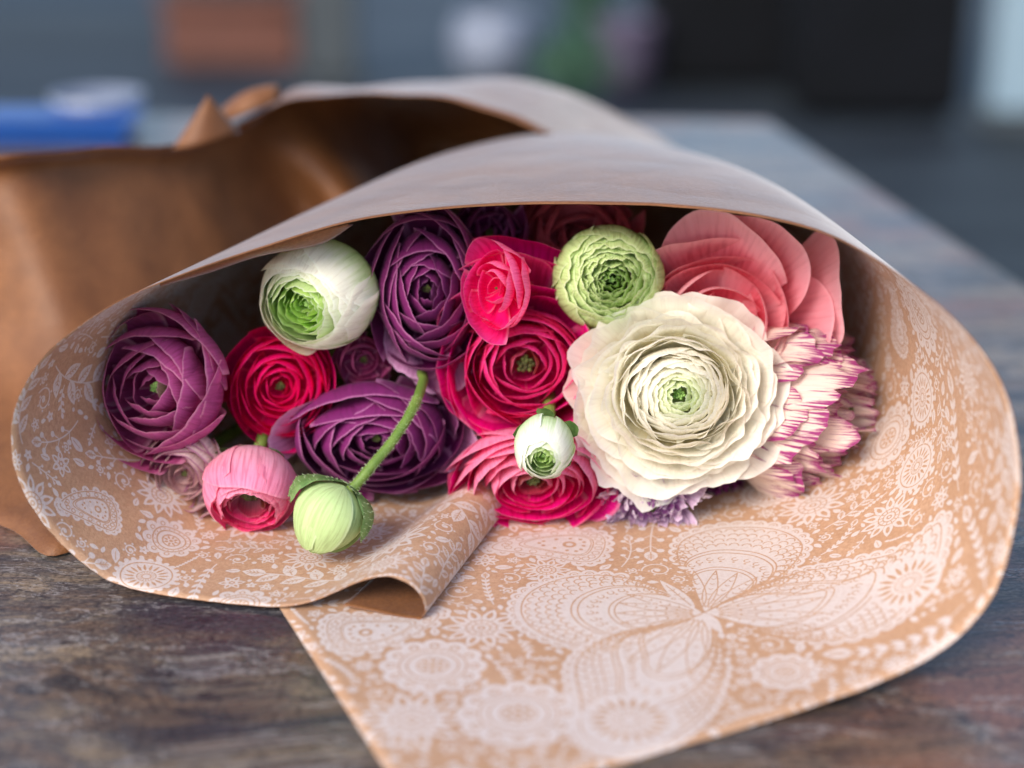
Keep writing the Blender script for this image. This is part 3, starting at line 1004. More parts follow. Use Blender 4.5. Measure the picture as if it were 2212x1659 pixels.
def flower(T, uvY, rpx, face, n, mat, label, cat="ranunculus flower", seed=1, roll=0.0, heart=None, heart_r=.1, sepals=False,
           extra=None, res=(17, 11), stem=True, name="ranunculus", q0=0.0, group="ranunculus heads packed in the wrap", hz=None):
    rg = random.Random(seed)
    c = P(*uvY); R = px2cm(rpx, c)
    M = frame(face, roll)
    E = empty(name, c, label, cat, group)
    def place(g): return (g.reshape(-1, 3) * R) @ M.T
    def add(g, q, nm="petal", mt=None):
        na, nb = g.shape[:2]
        uv = np.stack([np.linspace(0, 1, na)[:, None] * np.ones((1, nb)), np.ones((na, 1)) * (1 - (1 - np.linspace(0, 1, nb)) ** 1.25)[None, :]], 2).reshape(-1, 2)
        k = na * nb; s = rg.uniform(0, 50)
        # faces wound so that the upper (inner) face is the front face
        f = [tuple(reversed(x)) for x in grid_faces(na, nb)]
        return mesh_obj(nm, place(g), f, mt or mat, E, uv=uv, attr={"layer": [q] * k, "seed": [s] * k})
    for i in range(n):
        q = q0 + (1 - q0) * (i + .5) / n
        phi = i * 2.39996 + rg.uniform(-.25, .25)
        na = max(9, int(res[0] * (.6 + .5 * q)))
        add(petal_grid(T, q, phi, rg, na, res[1]), q)
    if extra:
        for ex in extra:
            TT = dict(T); TT.update(ex[2] if len(ex) > 2 else {})
            add(petal_grid(TT, ex[1], math.radians(ex[0]), rg, 25, 15), ex[1], mt=ex[3] if len(ex) > 3 else None)
    # heart: a low button of small knobs
    V, F = [], []
    zc = hz if hz is not None else interp(T['Z'], 0) - .1
    for k in range(14):
        a = k * 2.4; rr_ = heart_r * math.sqrt(k / 14)
        cx, cy = rr_ * math.cos(a), rr_ * math.sin(a)
        cz = zc - rr_ * rr_ * 3; s = heart_r * .32
        b = len(V)
        for lz, lr in ((-1.2, 1.0), (0, 1.0), (.7, .75), (1.1, .1)):
            for j in range(6):
                V.append((cx + s * lr * math.cos(j * 1.047), cy + s * lr * math.sin(j * 1.047), cz + s * lz))
        for l_ in range(3):
            for j in range(6):
                j2 = (j + 1) % 6
                F.append((b + l_ * 6 + j, b + l_ * 6 + j2, b + l_ * 6 + 6 + j2, b + l_ * 6 + 6 + j))
    mesh_obj("flower_heart", place(np.array(V)), F, heart or HEART, E)
    H1 = interp(T['H'], 1.0)
    base = M @ np.array([0, 0, -H1 * R])
    if sepals:
        TS = {'R': [(0, sepals)], 'Z': [(0, -H1 * .55)], 'lean': [(0, 40)], 'belly': [(0, sepals * .6)], 'H': [(0, H1 + .04)], 'W': [(0, 26)], 'ruf': [(0, .02)], 'drop': .6, 'jR': .12, 'jZ': .08, 'L': .4}
        for k in range(5):
            g = petal_grid(TS, .5, k * 1.2566 + .3, rg, 9, 8)
            uv = None
            mesh_obj("sepal", place(g), grid_faces(9, 8), SEPAL, E)
    if stem:
        tgt = APEX + np.array([rg.uniform(-1.6, 1.6), 0, rg.uniform(-1.4, 1.4)]) - c
        d0 = M @ np.array([0, 0, -1.0])
        p0 = base * .9; L = np.linalg.norm(tgt - p0)
        pts = []
        for s in np.linspace(0, 1, 12):
            c1 = p0 + d0 * L * .2 + np.array([0, L * .12, 0]); c2 = tgt - np.array([0, L * .4, 0])
            pts.append((1 - s) ** 3 * p0 + 3 * (1 - s) ** 2 * s * c1 + 3 * (1 - s) * s * s * c2 + s ** 3 * tgt)
        pts = np.array(pts)
        pts[:, 2] = np.maximum(pts[:, 2], .5 - c[2])
        V, F = tube(pts, [.22] * 12, 8)
        mesh_obj("stem", V, F, GREEN, E)
    return E

# shapes of heads ------------------------------------------------------------
def T_open():       # fully open, ruffled, broad outer petals lying almost flat
    return dict(R=[(0, .05), (.2, .17), (.45, .37), (.7, .58), (1, .97)], Z=[(0, .22), (.2, .28), (.42, .27), (.6, .20), (.8, .06), (1, -.22)],
                lean=[(0, -62), (.3, -42), (.5, -12), (.65, 14), (.8, 34), (1, 58)], belly=[(0, .14), (.2, .32), (.42, .46), (.6, .54), (1, .70)],
                H=[(0, .1), (.4, .12), (.65, .14), (1, .5)], W=[(0, 60), (.4, 54), (1, 44)], ruf=[(0, .02), (.3, .026), (.6, .04), (1, .05)], flat=[(0, .2), (1, .12)],
                rag=.014, jR=.08, jZ=.025, jlean=11, tw=.05, drop=.24, L=.5)
def T_cup():        # tight cup, rims upright and nested
    return dict(R=[(0, .09), (.3, .34), (.6, .62), (1, .93)], Z=[(0, -.06), (.3, .12), (.6, .16), (1, .05)],
                lean=[(0, -40), (.3, -28), (.7, -12), (1, 8)], belly=[(0, .16), (.3, .5), (.6, .8), (1, 1.0)],
                H=[(0, .4), (1, .8)], W=[(0, 72), (.5, 62), (1, 58)], ruf=[(0, .008), (1, .018)], flat=[(0, .3), (1, .25)],
                rag=.012, jR=.05, jZ=.03, jlean=9, tw=.07, drop=.28)
def T_fold():       # petals folded across the face, rims cross like a net
    return dict(R=[(0, .06), (.3, .26), (.6, .52), (1, .9)], Z=[(0, -.02), (.3, .12), (.6, .16), (1, .10)],
                lean=[(0, -70), (.4, -60), (.7, -42), (1, -18)], belly=[(0, .3), (.3, .62), (.6, .88), (1, 1.08)],
                H=[(0, .4), (1, .85)], W=[(0, 58), (.5, 60), (1, 66)], ruf=[(0, .01), (1, .018)], flat=[(0, .7), (.6, .55), (1, .2)],
                rag=.008, jR=.14, jZ=.04, jlean=10, tw=.09, drop=.22)
def T_bud():        # ball with a round mouth
    return dict(R=[(0, .06), (.3, .26), (.62, .48), (.8, .62), (1, .72)], Z=[(0, .40), (.3, .50), (.62, .56), (.8, .52), (1, .46)],
                lean=[(0, -30), (.3, -30), (.6, -42), (1, -48)], belly=[(0, .2), (.3, .6), (.6, .95), (1, 1.12)],
                H=[(0, .4), (1, .95)], W=[(0, 55), (.5, 60), (1, 74)], ruf=[(0, .03), (.5, .02), (1, .008)], flat=[(0, .2), (1, .1)],
                rag=.02, jR=.07, jZ=.04, jlean=9, tw=.05, drop=.25, L=.6)

def mod(T, **kw):
    T = dict(T); T.update(kw); return T

# colours (what the petals really are) -----------------------------------------
M_WHITE = petal_mat("petal_cream", (255, 253, 240), (254, 249, 236), (255, 255, 250), (236, 246, 198), base=(253, 244, 206), blotch=.06, edge_s=.5, trans=.55, centre_q=(.0, .30), streak=.15)
M_WBUD = petal_mat("petal_white_green", (238, 248, 214), (252, 248, 236), (254, 255, 246), (204, 238, 130), base=(204, 236, 150), blotch=.06, edge_s=.6, trans=.4, centre_q=(.2, .85), streak=.2)
M_SBUD = petal_mat("petal_small_white", (244, 250, 230), (252, 252, 242), (255, 255, 250), (216, 242, 160), base=(220, 242, 184), blotch=.06, edge_s=.4, trans=.4, centre_q=(.1, .7), streak=.2)
M_GREEN = petal_mat("petal_lime", (196, 224, 132), (208, 228, 156), (238, 244, 208), (140, 184, 78), base=(140, 184, 76), edge_s=.6, trans=.4, centre_q=(0, .4), streak=.4)
M_HOT = petal_mat("petal_hot_pink", (250, 14, 146), (252, 66, 156), (255, 130, 178), (160, 100, 72), base=(236, 6, 128), edge_s=.6, trans=.46, centre_q=(.0, .13), streak=.35)
M_HOTP = petal_mat("petal_hot_pink_pale", (254, 60, 150), (255, 120, 176), (255, 160, 196), (236, 20, 110), base=(246, 14, 116), edge_s=.6, trans=.46, centre_q=(.0, .13), streak=.35)
M_HOT2 = petal_mat("petal_crimson_pink", (252, 4, 126), (250, 20, 130), (255, 100, 150), (190, 8, 70), base=(238, 2, 112), edge_s=.45, trans=.46, centre_q=(.0, .1), streak=.25)
M_HOT3 = petal_mat("petal_rose_pale_lobes", (248, 16, 138), (250, 150, 188), (255, 176, 200), (150, 80, 64), base=(232, 12, 106), edge_s=.55, trans=.44, centre_q=(.0, .2), streak=.35)
M_PURP = petal_mat("petal_purple", (118, 6, 94), (120, 16, 98), (226, 150, 202), (140, 60, 120), base=(98, 4, 76), edge_w=.03, edge_s=.55, fold=.08, trans=.34, centre_q=(0, .1), streak=.2, sheen=.1)
M_PURPP = petal_mat("petal_pale_purple", (196, 130, 178), (190, 128, 176), (226, 176, 212), (160, 90, 140), base=(160, 60, 136), edge_s=.5, trans=.34, centre_q=(0, .1), streak=.3)
M_MAUVE = petal_mat("petal_mauve", (186, 58, 132), (186, 70, 140), (236, 170, 198), (110, 116, 60), base=(156, 46, 106), edge_w=.03, edge_s=.55, fold=.10, trans=.36, centre_q=(0, .06), streak=.3, sheen=.1)
M_PINKB = petal_mat("petal_pink_bell", (250, 70, 136), (252, 150, 186), (252, 176, 194), (110, 50, 36), base=(248, 170, 192), edge_s=.4, trans=.4, centre_q=(0, .25), streak=.45)
M_CORAL = petal_mat("petal_coral", (255, 160, 176), (255, 172, 186), (255, 206, 214), (248, 130, 144), base=(246, 112, 132), edge_s=.4, fold=.35, trans=.45, centre_q=(0, .1), streak=.28)
M_PICO = petal_mat("petal_picotee", (250, 228, 218), (248, 224, 210), (176, 40, 120), (244, 220, 206), edge_s=.0, edge_w=.04, trans=.36, streak=.2, picotee=(150, 24, 112))
M_PALE = petal_mat("petal_pale_mauve", (226, 190, 190), (230, 202, 198), (166, 90, 140), (216, 178, 174), edge_s=.75, edge_w=.05, trans=.36, streak=.3)
M_LILAC = petal_mat("petal_lilac", (214, 184, 214), (236, 218, 234), (250, 240, 250), (140, 90, 140), base=(140, 80, 140), edge_s=.4, trans=.36, streak=.4)
M_DUSK = petal_mat("petal_dusky_rose", (200, 92, 106), (196, 90, 104), (214, 116, 126), (140, 60, 72), edge_s=.3, trans=.3, streak=.25)

HEADS = "ranunculus heads packed in the wrap"
def ex(deg, **k):
    mt = k.pop('mt', None)
    return (deg, 1.0, {kk: [(0, vv)] if kk not in ('tw', 'hf') and not kk.startswith('j') else vv for kk, vv in k.items()}, mt)
flower(mod(T_open(), sx=1.08), (1464, 850, -.3), 250, (-.02, -.04), 118, M_WHITE,
       "largest fully open cream white ranunculus with ruffled rims and pale green heart", seed=3, heart=HEARTG, heart_r=.05, res=(27, 13))
flower(mod(T_cup(), sx=1.0, sy=.92, jR=.08, jlean=14, R=[(0, .10), (.4, .34), (1, .66)], belly=[(0, .16), (.4, .5), (1, .86)], Z=[(0, -.02), (.4, .12), (1, .14)],
           W=[(0, 66), (.5, 74), (1, 82)], ruf=[(0, .01), (1, .03)], hf=.6), (1135, 788, 1.2), 206, (0, -.08), 26, M_HOT,
       "big hot pink ranunculus with a brown heart, left of the largest cream one", seed=5, roll=.2, heart_r=.09, res=(25, 12),
       extra=[ex(20, R=.76, Z=.12, lean=10, W=66, ruf=.03, hf=.4), ex(140, R=.80, Z=.12, lean=10, W=66, ruf=.03, hf=.4), ex(-95, R=.80, Z=.10, lean=18, W=70, ruf=.04, hf=.4), ex(80, R=.90, Z=.10, lean=6, W=60, ruf=.03, hf=.4),
              ex(-30, R=.90, Z=.04, lean=24, W=58, ruf=.04, hf=.4), ex(-150, R=.92, Z=.04, lean=28, W=58, ruf=.04, hf=.4), ex(172, R=.88, Z=.02, lean=26, W=56, ruf=.04, hf=.4), ex(-80, R=.94, Z=.0, lean=36, W=56, ruf=.05, hf=.4, mt=M_HOTP),
              ex(112, R=1.02, Z=.16, lean=14, W=42, ruf=.03, hf=.4, mt=M_HOTP), ex(92, R=1.32, Z=.28, lean=20, W=27, ruf=.03, hf=.4, mt=M_HOTP), ex(76, R=1.34, Z=.16, lean=12, W=32, ruf=.03, hf=.4),
              ex(60, R=1.22, Z=.08, lean=16, W=40, ruf=.02, hf=.4), ex(42, R=1.06, Z=-.02, lean=18, W=46, ruf=.02, hf=.4),
              ex(-60, R=1.0, Z=-.08, lean=44, W=46, ruf=.05, hf=.4, mt=M_HOTP), ex(-110, R=1.02, Z=-.10, lean=48, W=50, ruf=.05, hf=.4, mt=M_HOTP), ex(-148, R=.94, Z=-.08, lean=44, W=46, ruf=.05, hf=.4, mt=M_HOTP), ex(-5, R=.98, Z=-.08, lean=30, W=46, ruf=.04, hf=.4)])
flower(mod(T_cup(), sx=.9, sy=1.2, jR=.14, jZ=.06, jlean=16, ruf=[(0, .02), (1, .05)], hf=.4), (1066, 622, .7), 98, (-.38, -.02), 14, M_HOTP,
       "loose hot pink inner whorl folded into the top of the big hot pink bloom", seed=8, heart_r=.03, res=(23, 13))
flower(mod(T_bud(), sx=1.0, sy=.93, dent=.03, ruf=[(0, .04), (1, .03)], rag=.04), (1318, 602, 2.2), 132, (.02, -.12), 64, M_GREEN,
       "lime green crinkled ranunculus above the largest cream one", seed=12, heart=HEARTG, heart_r=.05, sepals=.8, res=(25, 14))
flower(mod(T_fold(), sx=.80, sy=1.08), (922, 625, 1.8), 166, (.05, -.1), 32, M_PURP,
       "tall dark purple ranunculus with pale petal rims beside the white bud", seed=21, heart_r=.05, res=(23, 12),
       extra=[ex(-112, R=1.25, lean=60, Z=-.25, W=38, mt=M_PURPP), ex(-80, R=1.28, lean=62, Z=-.3, W=34, mt=M_PURPP), ex(80, R=1.0, lean=0, Z=.0, W=44, mt=M_PURPP)])
flower(mod(T_bud(), sx=1.03, sy=.98, R=[(0, .06), (.3, .26), (.62, .46), (.76, .54), (.86, .60), (1, .58)], ruf=[(0, .035), (.6, .03), (.8, .008), (1, .004)]), (684, 642, 1.6), 148, (-.42, -.42), 46, M_WBUD,
       "round white ranunculus bud with crinkled lime green mouth under the paper rim", seed=31, heart=HEARTG, heart_r=.05, res=(23, 13))
flower(mod(T_fold(), sx=1.0, sy=1.02), (326, 838, .3), 166, (-.25, -.06), 26, M_MAUVE,
       "dusky mauve ranunculus with small green heart at the left end of the wrap", seed=41, heart=HEARTG, heart_r=.07, res=(23, 12),
       extra=[ex(40, R=1.0, lean=0, Z=0, W=44)])
flower(mod(T_cup(), sx=.98, sy=1.06), (603, 836, 1.6), 134, (.06, -.08), 36, M_HOT2,
       "small tightly coiled crimson pink ranunculus right of the mauve one", seed=51, heart_r=.07, res=(21, 12))
flower(mod(T_fold(), sx=1.18, sy=.84), (812, 955, .9), 158, (.02, -.35), 30, M_PURP,
       "wide dark purple ranunculus behind the green bud's stem", seed=61, roll=.0, heart_r=.05, res=(23, 12),
       extra=[ex(168, R=1.1, lean=40, Z=0, W=34, mt=M_PURPP), ex(-18, R=1.16, lean=50, Z=-.1, W=26, mt=M_PURPP), ex(35, R=1.08, lean=20, Z=0, W=40)])
flower(mod(T_cup(), sx=1.1, sy=.78, jR=.12, jlean=18, W=[(0, 66), (1, 72)], ruf=[(0, .02), (1, .045)], hf=.5), (1152, 1050, .0), 170, (.0, -.4), 30, M_HOT3,
       "low hot pink ranunculus with pale lobes resting on the printed paper", seed=71, heart_r=.08, res=(23, 12),
       extra=[ex(165, R=1.08, lean=30, Z=0, W=36), ex(-70, R=1.0, lean=50, Z=0, W=30), ex(-30, R=1.05, lean=50, Z=0, W=30)])
flower(mod(T_bud(), sx=1.0, sy=.96, R=[(0, .3), (.5, .5), (1, .70)], Z=[(0, .3), (.5, .5), (1, .5)], ruf=[(0, .03), (.6, .03), (1, .03)]), (541, 1062, -.6), 112, (0, -1.05), 26, M_PINKB,
       "nodding pink bell shaped ranunculus at the lower left with its mouth turned down", seed=81, heart_r=.22, hz=.1, sepals=.8, res=(21, 12))
flower(mod(T_bud(), sx=.95, sy=1.02, R=[(0, .06), (.3, .2), (.6, .34), (.8, .42), (1, .46)]), (1175, 972, -2.6), 96, (-.1, -.42), 24, M_SBUD,
       "small round white ranunculus bud in front of the hot pink heads", seed=91, heart=HEARTG, heart_r=.05, sepals=.8, res=(19, 12))
flower(mod(T_cup(), ruf=[(0, .008), (1, .016)], rag=.004, W=[(0, 70), (1, 76)]), (1556, 698, 1.7), 172, (-.05, .05), 16, M_CORAL,
       "coral pink ranunculus with broad smooth petals behind the largest cream one", seed=101, heart_r=.06, res=(25, 13),
       extra=[ex(118, R=1.20, lean=20, Z=.25, W=54, belly=1.0, ruf=.05, hf=.25), ex(80, R=1.26, lean=48, Z=.28, W=50, belly=1.0, ruf=.06, hf=.25, tw=.15), ex(46, R=1.40, lean=32, Z=.15, W=40, belly=1.25, ruf=.07, hf=.25, tw=.2),
              ex(8, R=1.62, lean=42, Z=.0, W=36, belly=1.3, ruf=.07, hf=.25, tw=.2),
              ex(-18, R=1.38, lean=30, Z=.1, W=44, belly=1.0, ruf=.04, hf=.3), ex(-44, R=1.5, lean=35, Z=0, W=34, belly=1.05, ruf=.04, hf=.3)])
flower(mod(T_cup(), R=[(0, .1), (.3, .4), (.6, .7), (1, 1.0)], Z=[(0, .45), (.5, .40), (.8, .25), (1, .0)], jZ=.2, H=[(0, .5), (1, 1.1)], W=[(0, 25), (1, 27)], lean=[(0, -10), (1, 6)], belly=[(0, .3), (.5, .7), (1, .95)],
           ruf=[(0, .04), (1, .045)], rag=.05, jlean=14, jR=.12, drop=.4), (1772, 884, 2.0), 200, (2.0, -.2), 64, M_PICO,
       "pale ranunculus with purple striped rims turned to the right wall of the wrap", seed=111, heart_r=.06, res=(17, 13))
flower(mod(T_cup(), ruf=[(0, .02), (1, .04)]), (392, 1030, .0), 112, (-.15, -.3), 26, M_PALE,
       "faded pale mauve ranunculus tucked low under the dusky mauve one", seed=121, heart_r=.06, res=(19, 11))
flower(mod(T_fold(), sx=1.0, sy=1.0), (1250, 515, 5.5), 140, (0, .1), 20, M_DUSK,
       "shaded dusky rose ranunculus behind the lime green one", seed=131, res=(19, 11))
flower(mod(T_fold(), sx=1.0, sy=1.0), (1060, 500, 4.5), 90, (.1, .1), 16, M_PURP,
       "dark purple ranunculus deep in shade under the paper rim right of the tall purple one", seed=133, res=(17, 11))
flower(mod(T_cup(), sx=1.0, sy=1.0), (785, 780, 2.6), 72, (.1, -.2), 16, M_MAUVE,
       "small magenta mauve ranunculus peeping out between the white bud and the wide purple one", seed=141, res=(17, 10))
flower(mod(T_open(), sx=1.0, sy=.75, W=[(0, 14), (1, 9)], rag=.03, jZ=.1, jlean=20, Z=[(0, .15), (1, .0)]), (1405, 1092, -.2), 140, (-.1, -.5), 90, M_LILAC,
       "lilac and white fringed flower low under the largest cream ranunculus", seed=151, res=(9, 9))
flower(mod(T_open(), sx=1.0, sy=.75, W=[(0, 14), (1, 10)], rag=.03, jZ=.1, jlean=20), (1560, 1060, 2.2), 110, (.1, -.5), 60, M_PURP,
       "dark lilac fringed flower in the shade between the cream and the striped ranunculus", seed=152, res=(9, 9))

# closed green bud on its own curved stem ---------------------------------------
def green_bud():
    c = P(716, 1108, -3.0); R = px2cm(98, c)
    E = empty("ranunculus_bud", c, "closed pale green bud nodding on its own hairy green stem over the rolled paper", "flower bud", "ranunculus heads packed in the wrap")
    M_B = petal_mat("petal_pale_green", (186, 212, 138), (196, 220, 150), (228, 238, 196), (170, 200, 120), edge_s=.4, trans=.25, streak=.3)
    # bud axis: from where the stem joins (up right) to the closed tip (lower left, down)
    ax = np.array(P(690, 1200, -3.1)) - np.array(P(762, 1045, -2.6)); ax /= np.linalg.norm(ax)
    x = np.cross(UP, ax); x /= np.linalg.norm(x); y = np.cross(ax, x)
    M = np.stack([x, y, ax], 1)
    rg = random.Random(5)
    T = dict(R=[(0, .16), (1, .26)], Z=[(0, .92), (1, .86)], lean=[(0, -60), (1, -62)], belly=[(0, 1.05), (1, 1.22)], H=[(0, .6), (1, .68)], W=[(0, 60), (1, 76)],
             ruf=[(0, .0), (1, .004)], flat=[(0, .1)], rag=.01, jR=.3, jZ=.08, jlean=6, drop=.15, L=2.6, dent=.03, tw=.04)
    for i in range(9):
        q = (i + .5) / 9
        g = petal_grid(T, q, i * 2.4, rg, 19, 14)
        k = 19 * 14
        uv = np.stack([np.linspace(0, 1, 19)[:, None] * np.ones((1, 14)), np.ones((19, 1)) * np.linspace(0, 1, 14)[None, :]], 2).reshape(-1, 2)
        mesh_obj("petal", (g.reshape(-1, 3) * R) @ M.T, [tuple(reversed(f)) for f in grid_faces(19, 14)], M_B, E, uv=uv, attr={"layer": [q] * k, "seed": [i * 3.3] * k})
    TS = dict(R=[(0, .90)], Z=[(0, .25)], lean=[(0, -14)], belly=[(0, .98)], H=[(0, .72)], W=[(0, 26)], ruf=[(0, .02)], drop=.7, jR=.03, jZ=.2, L=.5)
    def az_(w): return math.atan2(float(np.dot(w, y)), float(np.dot(w, x)))
    for k in range(3):
        g = petal_grid(TS, .5, az_((-RIGHT * .8 + UP * .6 - FWD * .2, RIGHT * .9 - FWD * .4, UP * .2 + FWD)[k]), rg, 11, 9)
        mesh_obj("sepal", (g.reshape(-1, 3) * R * 1.04) @ M.T, grid_faces(11, 9), SEPAL, E)
    pts = catmull([np.array(P(757, 1062, -2.7)) , P(800, 1010, -2.3), P(850, 950, -1.6), P(893, 880, -.6), P(915, 820, 1.4), P(930, 740, 6), APEX], 7) - c
    rad = np.interp(np.linspace(0, 1, len(pts)), [0, .05, .4, 1], [.22, .16, .15, .2])
    V, F = tube(pts, rad, 12)
    mesh_obj("stem", V, F, GREEN, E)
    # downy hairs on stem and sepals: too many to count
    hv, hf = [], []
    def hair(p, d, L):
        sd2 = np.array([rg.gauss(0, 1) for _ in range(3)]); w = np.cross(d, sd2); w /= np.linalg.norm(w) + 1e-6
        k0 = len(hv); q_ = p + d * L + sd2 * L * .12
        hv.extend([p - w * .006, p + w * .006, q_]); hf.append((k0, k0 + 1, k0 + 2))
    T_ = np.gradient(pts, axis=0)
    for _ in range(1500):
        f = rg.random() * .55 * (len(pts) - 1); i0 = int(f); p = pts[i0] * (1 - f + i0) + pts[i0 + 1] * (f - i0)
        d = np.array([rg.gauss(0, 1) for _ in range(3)]); tt = T_[i0] / np.linalg.norm(T_[i0]); d -= tt * np.dot(d, tt); d /= np.linalg.norm(d)
        hair(p + d * np.interp(f / (len(pts) - 1), [0, .05, .4, 1], [.22, .16, .15, .2]), d, rg.uniform(.04, .09))
    for ob_ in [x for x in E.children if x.name.startswith("sepal")]:
        vs = [np.array(v.co) / S for v in ob_.data.vertices]; ns = [np.array(v.normal) for v in ob_.data.vertices]
        for _ in range(260):
            i0 = rg.randrange(len(vs)); i1 = rg.randrange(len(vs))
            j = min(range(len(vs)), key=lambda k_: np.sum((vs[k_] - vs[i0]) ** 2) if k_ != i0 else 9)
            p = vs[i0] + (vs[j] - vs[i0]) * rg.random() + np.array([rg.gauss(0, .03) for _ in range(3)])
            d = p - ax * np.dot(p, ax); d = d / (np.linalg.norm(d) + 1e-6) - ax * .3
            hair(vs[i0] + (vs[j] - vs[i0]) * rg.random(), d / np.linalg.norm(d), rg.uniform(.04, .10))
    hm = plain_mat("pale_down", (170, 190, 140), (200, 212, 170), 50, .7, trans=.3)
    hh = mesh_obj("down", hv, hf, hm, E, smooth=False); hh["kind"] = "stuff"
green_bud()

# ------------------------------------------------------------------ surroundings, far out of focus
def floor():
    t = NT("patio_floor")
    ob = t.n("ShaderNodeTexCoord").outputs["Object"]
    a = t.noise(t.mapping(ob, (.6, 2.2, 1)), 1.6, 6.0, 0.6)
    col = t.ramp(a, [(0.3, lin((14, 19, 25))), (0.5, lin((30, 37, 45))), (0.62, lin((48, 56, 62))), (0.75, lin((24, 31, 38)))])
    m = t.done(t.principled(col, .6, None))
    V = [(-6000, -3000, -75), (6000, -3000, -75), (6000, 9000, -75), (-6000, 9000, -75)]
    o = mesh_obj("ground", V, [(0, 1, 2, 3)], m, None, smooth=False)
    tag(o, "dark blue grey paved ground beyond the table", None, None, "structure")
floor()

def lathe(name, prof, mat, parent, seg=32, cx=0, cy=0):
    V, F = [], []
    for r, z in prof:
        for k in range(seg):
            a = 2 * math.pi * k / seg
            V.append((cx + r * math.cos(a), cy + r * math.sin(a), z))
    for i in range(len(prof) - 1):
        for k in range(seg):
            k2 = (k + 1) % seg
            F.append((i * seg + k, i * seg + k2, (i + 1) * seg + k2, (i + 1) * seg + k))
    F.append(tuple(range(seg))[::-1]); F.append(tuple((len(prof) - 1) * seg + k for k in range(seg)))
    return mesh_obj(name, V, F, mat, parent)

def rbox(name, x0, x1, y0, y1, z0, z1, mat, parent=None, bev=1.0, origin=None):
    V, F = [], []
    def ring(ins, z):
        return [(x0 + ins, y0 + ins, z), (x1 - ins, y0 + ins, z), (x1 - ins, y1 - ins, z), (x0 + ins, y1 - ins, z)]
    for ins, z in ((bev, z0), (0, z0 + bev), (0, z1 - bev), (bev, z1)):
        V += ring(ins, z)
    F.append((3, 2, 1, 0)); F.append((12, 13, 14, 15))
    for k in range(3):
        for i in range(4):
            j = (i + 1) % 4
            F.append((k * 4 + i, k * 4 + j, k * 4 + 4 + j, k * 4 + 4 + i))
    return mesh_obj(name, V, F, mat, parent, smooth=False, origin=origin)

def gz(u, v, dist=None):
    return G(u, v, -75)

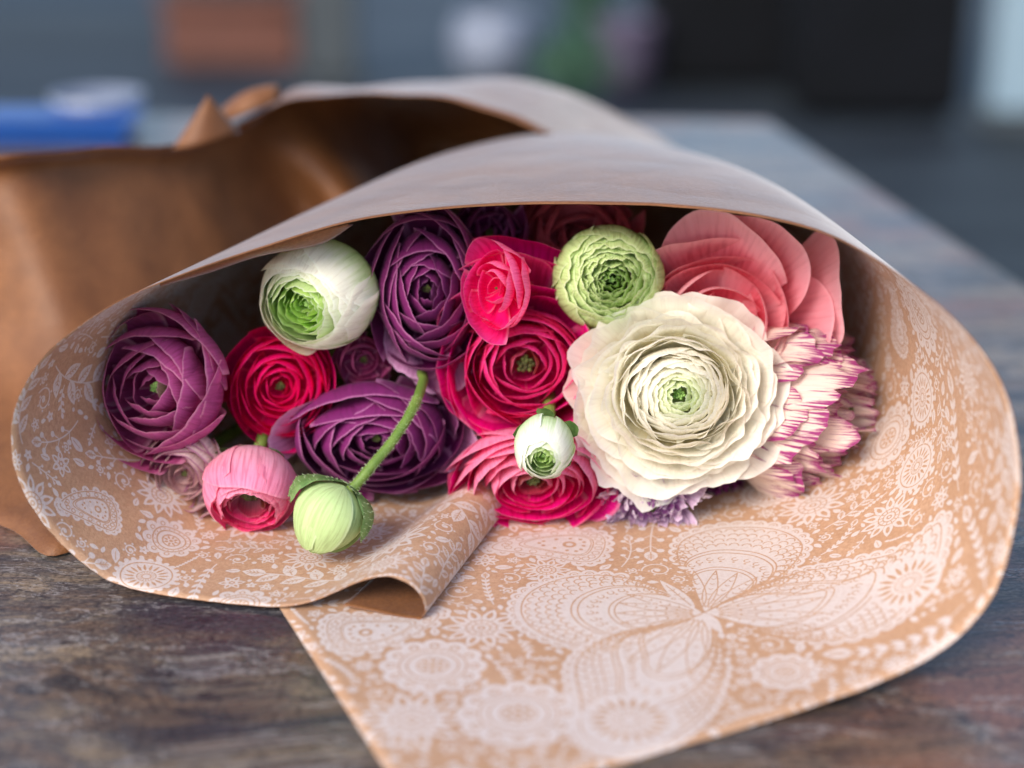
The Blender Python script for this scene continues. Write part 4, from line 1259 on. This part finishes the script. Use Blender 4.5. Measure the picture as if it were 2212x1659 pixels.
def surroundings():
    terra = plain_mat("terracotta", (84, 50, 40), (100, 60, 48), 8, .8)
    white = plain_mat("white_glaze", (112, 120, 138), (126, 134, 150), 5, .4)
    black = plain_mat("black_plastic", (6, 8, 12), (10, 12, 18), 5, .8, spec=.15)
    pale = plain_mat("pale_blue_paint", (120, 142, 156), (134, 154, 166), 3, .6)
    grey = plain_mat("grey_concrete", (50, 57, 62), (64, 70, 74), 3, .8)
    mauve = plain_mat("mauve_glaze", (78, 70, 90), (94, 84, 104), 4, .5)
    blue = plain_mat("blue_plastic", (4, 66, 140), (8, 76, 152), 6, .35)
    leaf = plain_mat("shrub_leaf", (36, 70, 50), (60, 98, 70), 12, .6)
    soil = plain_mat("potting_soil", (40, 30, 24), (58, 44, 34), 20, .9)
    # terracotta trough on the ground, far left
    p = gz(500, 145); w = px2cm(140, p)
    E = empty("planter_trough", p, "terracotta planter trough on the ground beyond the paper", "planter")
    rbox("trough_body", -w, w, 0, 40, 0, 20, terra, E, 1.5)
    rbox("trough_rim", -w - 2, w + 2, -2, 42, 20.3, 25, terra, E, 1)
    rbox("trough_soil", -w + 3, w - 3, 3, 37, 25.2, 26, soil, E, .2)
    # grey post
    p = gz(712, 190); w = px2cm(55, p)
    E = empty("concrete_post", p, "square grey concrete post standing beside the terracotta trough", "post")
    rbox("post_shaft", -w, w, 0, 2 * w, 2.2, 260, grey, E, 2)
    rbox("post_foot", -w - 4, w + 4, -4, 2 * w + 4, 0, 2, grey, E, .5)
    # long low step
    p = gz(150, 40)
    E = empty("bench", p, "long low grey bench at the far left", "bench")
    rbox("bench_seat", -190, 80, 0, 45, 36, 42, grey, E, 1)
    for x in (-150, 40):
        rbox("leg", x, x + 14, 4, 41, 0, 35.8, grey, E, 1)
    # white pot
    p = gz(1065, 175)
    r = px2cm(88, p)
    E = empty("flower_pot", p, "round white glazed pot on the ground behind the paper's top", "flower pot")
    lathe("pot_body", [(r * .6, 0), (r * .95, r * .5), (r * 1.05, r), (r * .9, r * 1.5), (r * .8, r * 1.62), (r * .7, r * 1.62), (r * .68, r * 1.45)], white, E)
    lathe("pot_soil", [(r * .66, r * 1.4), (r * .6, r * 1.5), (r * .05, r * 1.52)], soil, E)
    # mauve pot
    p = gz(1350, 190); r = px2cm(70, p)
    E = empty("flower_pot", p, "mauve grey pot right of the green shrub", "flower pot")
    lathe("pot_body", [(r * .7, 0), (r * .95, r * .9), (r * 1.05, r * 1.9), (r * 1.1, r * 2.0), (r * .95, r * 2.0), (r * .9, r * 1.8)], mauve, E)
    lathe("pot_soil", [(r * .88, r * 1.75), (r * .6, r * 1.85), (r * .05, r * 1.88)], soil, E)
    # shrub
    def shrub(u, v, rpx, lab, seed):
        rg = random.Random(seed)
        p = gz(u, v); r = px2cm(rpx, p)
        E = empty("shrub", p, lab, "shrub")
        V, F = [], []
        for k in range(900):
            d = np.array([rg.gauss(0, 1) for _ in range(3)]); d /= np.linalg.norm(d)
            c = d * r * rg.uniform(.5, 1) * (1 + .25 * math.sin(4 * d[0] + seed) * math.cos(5 * d[2])); c[2] += r * 1.15
            a = np.array([rg.gauss(0, 1) for _ in range(3)]); a /= np.linalg.norm(a)
            b = np.cross(a, d); b /= np.linalg.norm(b) + 1e-6
            s = r * .11
            i = len(V)
            V += [c - a * s, c + b * s * .5, c + a * s, c - b * s * .5]
            F.append((i, i + 1, i + 2, i + 3))
        f = mesh_obj("foliage", V, F, leaf, E, smooth=False); f["kind"] = "stuff"
        V, F = tube([(0, 0, 0), (r * .05, 0, r * .5), (0, r * .05, r)], [r * .07, r * .05, r * .03], 8)
        mesh_obj("trunk", V, F, soil, E)
    shrub(1235, 250, 95, "dark green shrub between the white pot and the mauve pot", 4)
    shrub(1270, 90, 70, "dim green shrub at the top, farther off", 9)
    # black bin
    p = gz(1900, 262); w = px2cm(175, p)
    E = empty("black_bin", p, "tall black bin on the ground at the upper right", "bin")
    rbox("bin_body", -w, w, 0, 55, 0, 96, black, E, 4)
    rbox("bin_lid", -w - 3, w + 3, -3, 58, 96.3, 103, black, E, 3)
    p = gz(1560, 190); w = px2cm(150, p)
    E = empty("black_crate", p, "low black crate left of the tall black bin", "crate")
    rbox("crate_body", -w, w, 0, 60, 0, 42, black, E, 3)
    rbox("crate_rim", -w - 2, w + 2, -2, 62, 42.2, 46, black, E, 1)
    # pale post at the right edge
    p = gz(2230, 275); w = px2cm(95, p)
    E = empty("painted_panel", p, "pale blue grey painted door panel at the right edge", "panel")
    rbox("panel_board", -w, w + 60, 0, 6, 4.2, 210, pale, E, 1)
    rbox("panel_foot", -w - 3, w + 63, -6, 12, 0, 4, grey, E, 1)
    # blue tub with a white cup on the table at the left
    q = G(110, 350, 0)
    E = empty("blue_tub", (q[0], q[1] + 4, 0), "bright blue plastic tub on the table behind the paper at the left edge", "tub")
    rbox("tub_body", -16, 4.0, 0, 4.5, 0.0, 1.5, blue, E, .5)
    rbox("tub_rim", -16.5, 4.5, -.4, 4.9, 1.6, 2.0, blue, E, .18)
    q2 = G(215, 282, 0)
    E = empty("white_bowl", q2, "shallow white bowl standing on the table behind the blue tub", "bowl")
    lathe("bowl_body", [(1.6, 0), (2.2, .4), (2.9, 1.4), (3.3, 2.6), (3.1, 2.6), (2.6, 1.4), (1.6, .6)], white, E)
    lathe("bowl_foot", [(1.5, -.0), (1.45, -.02), (1.2, -.02)], white, E)
surroundings()
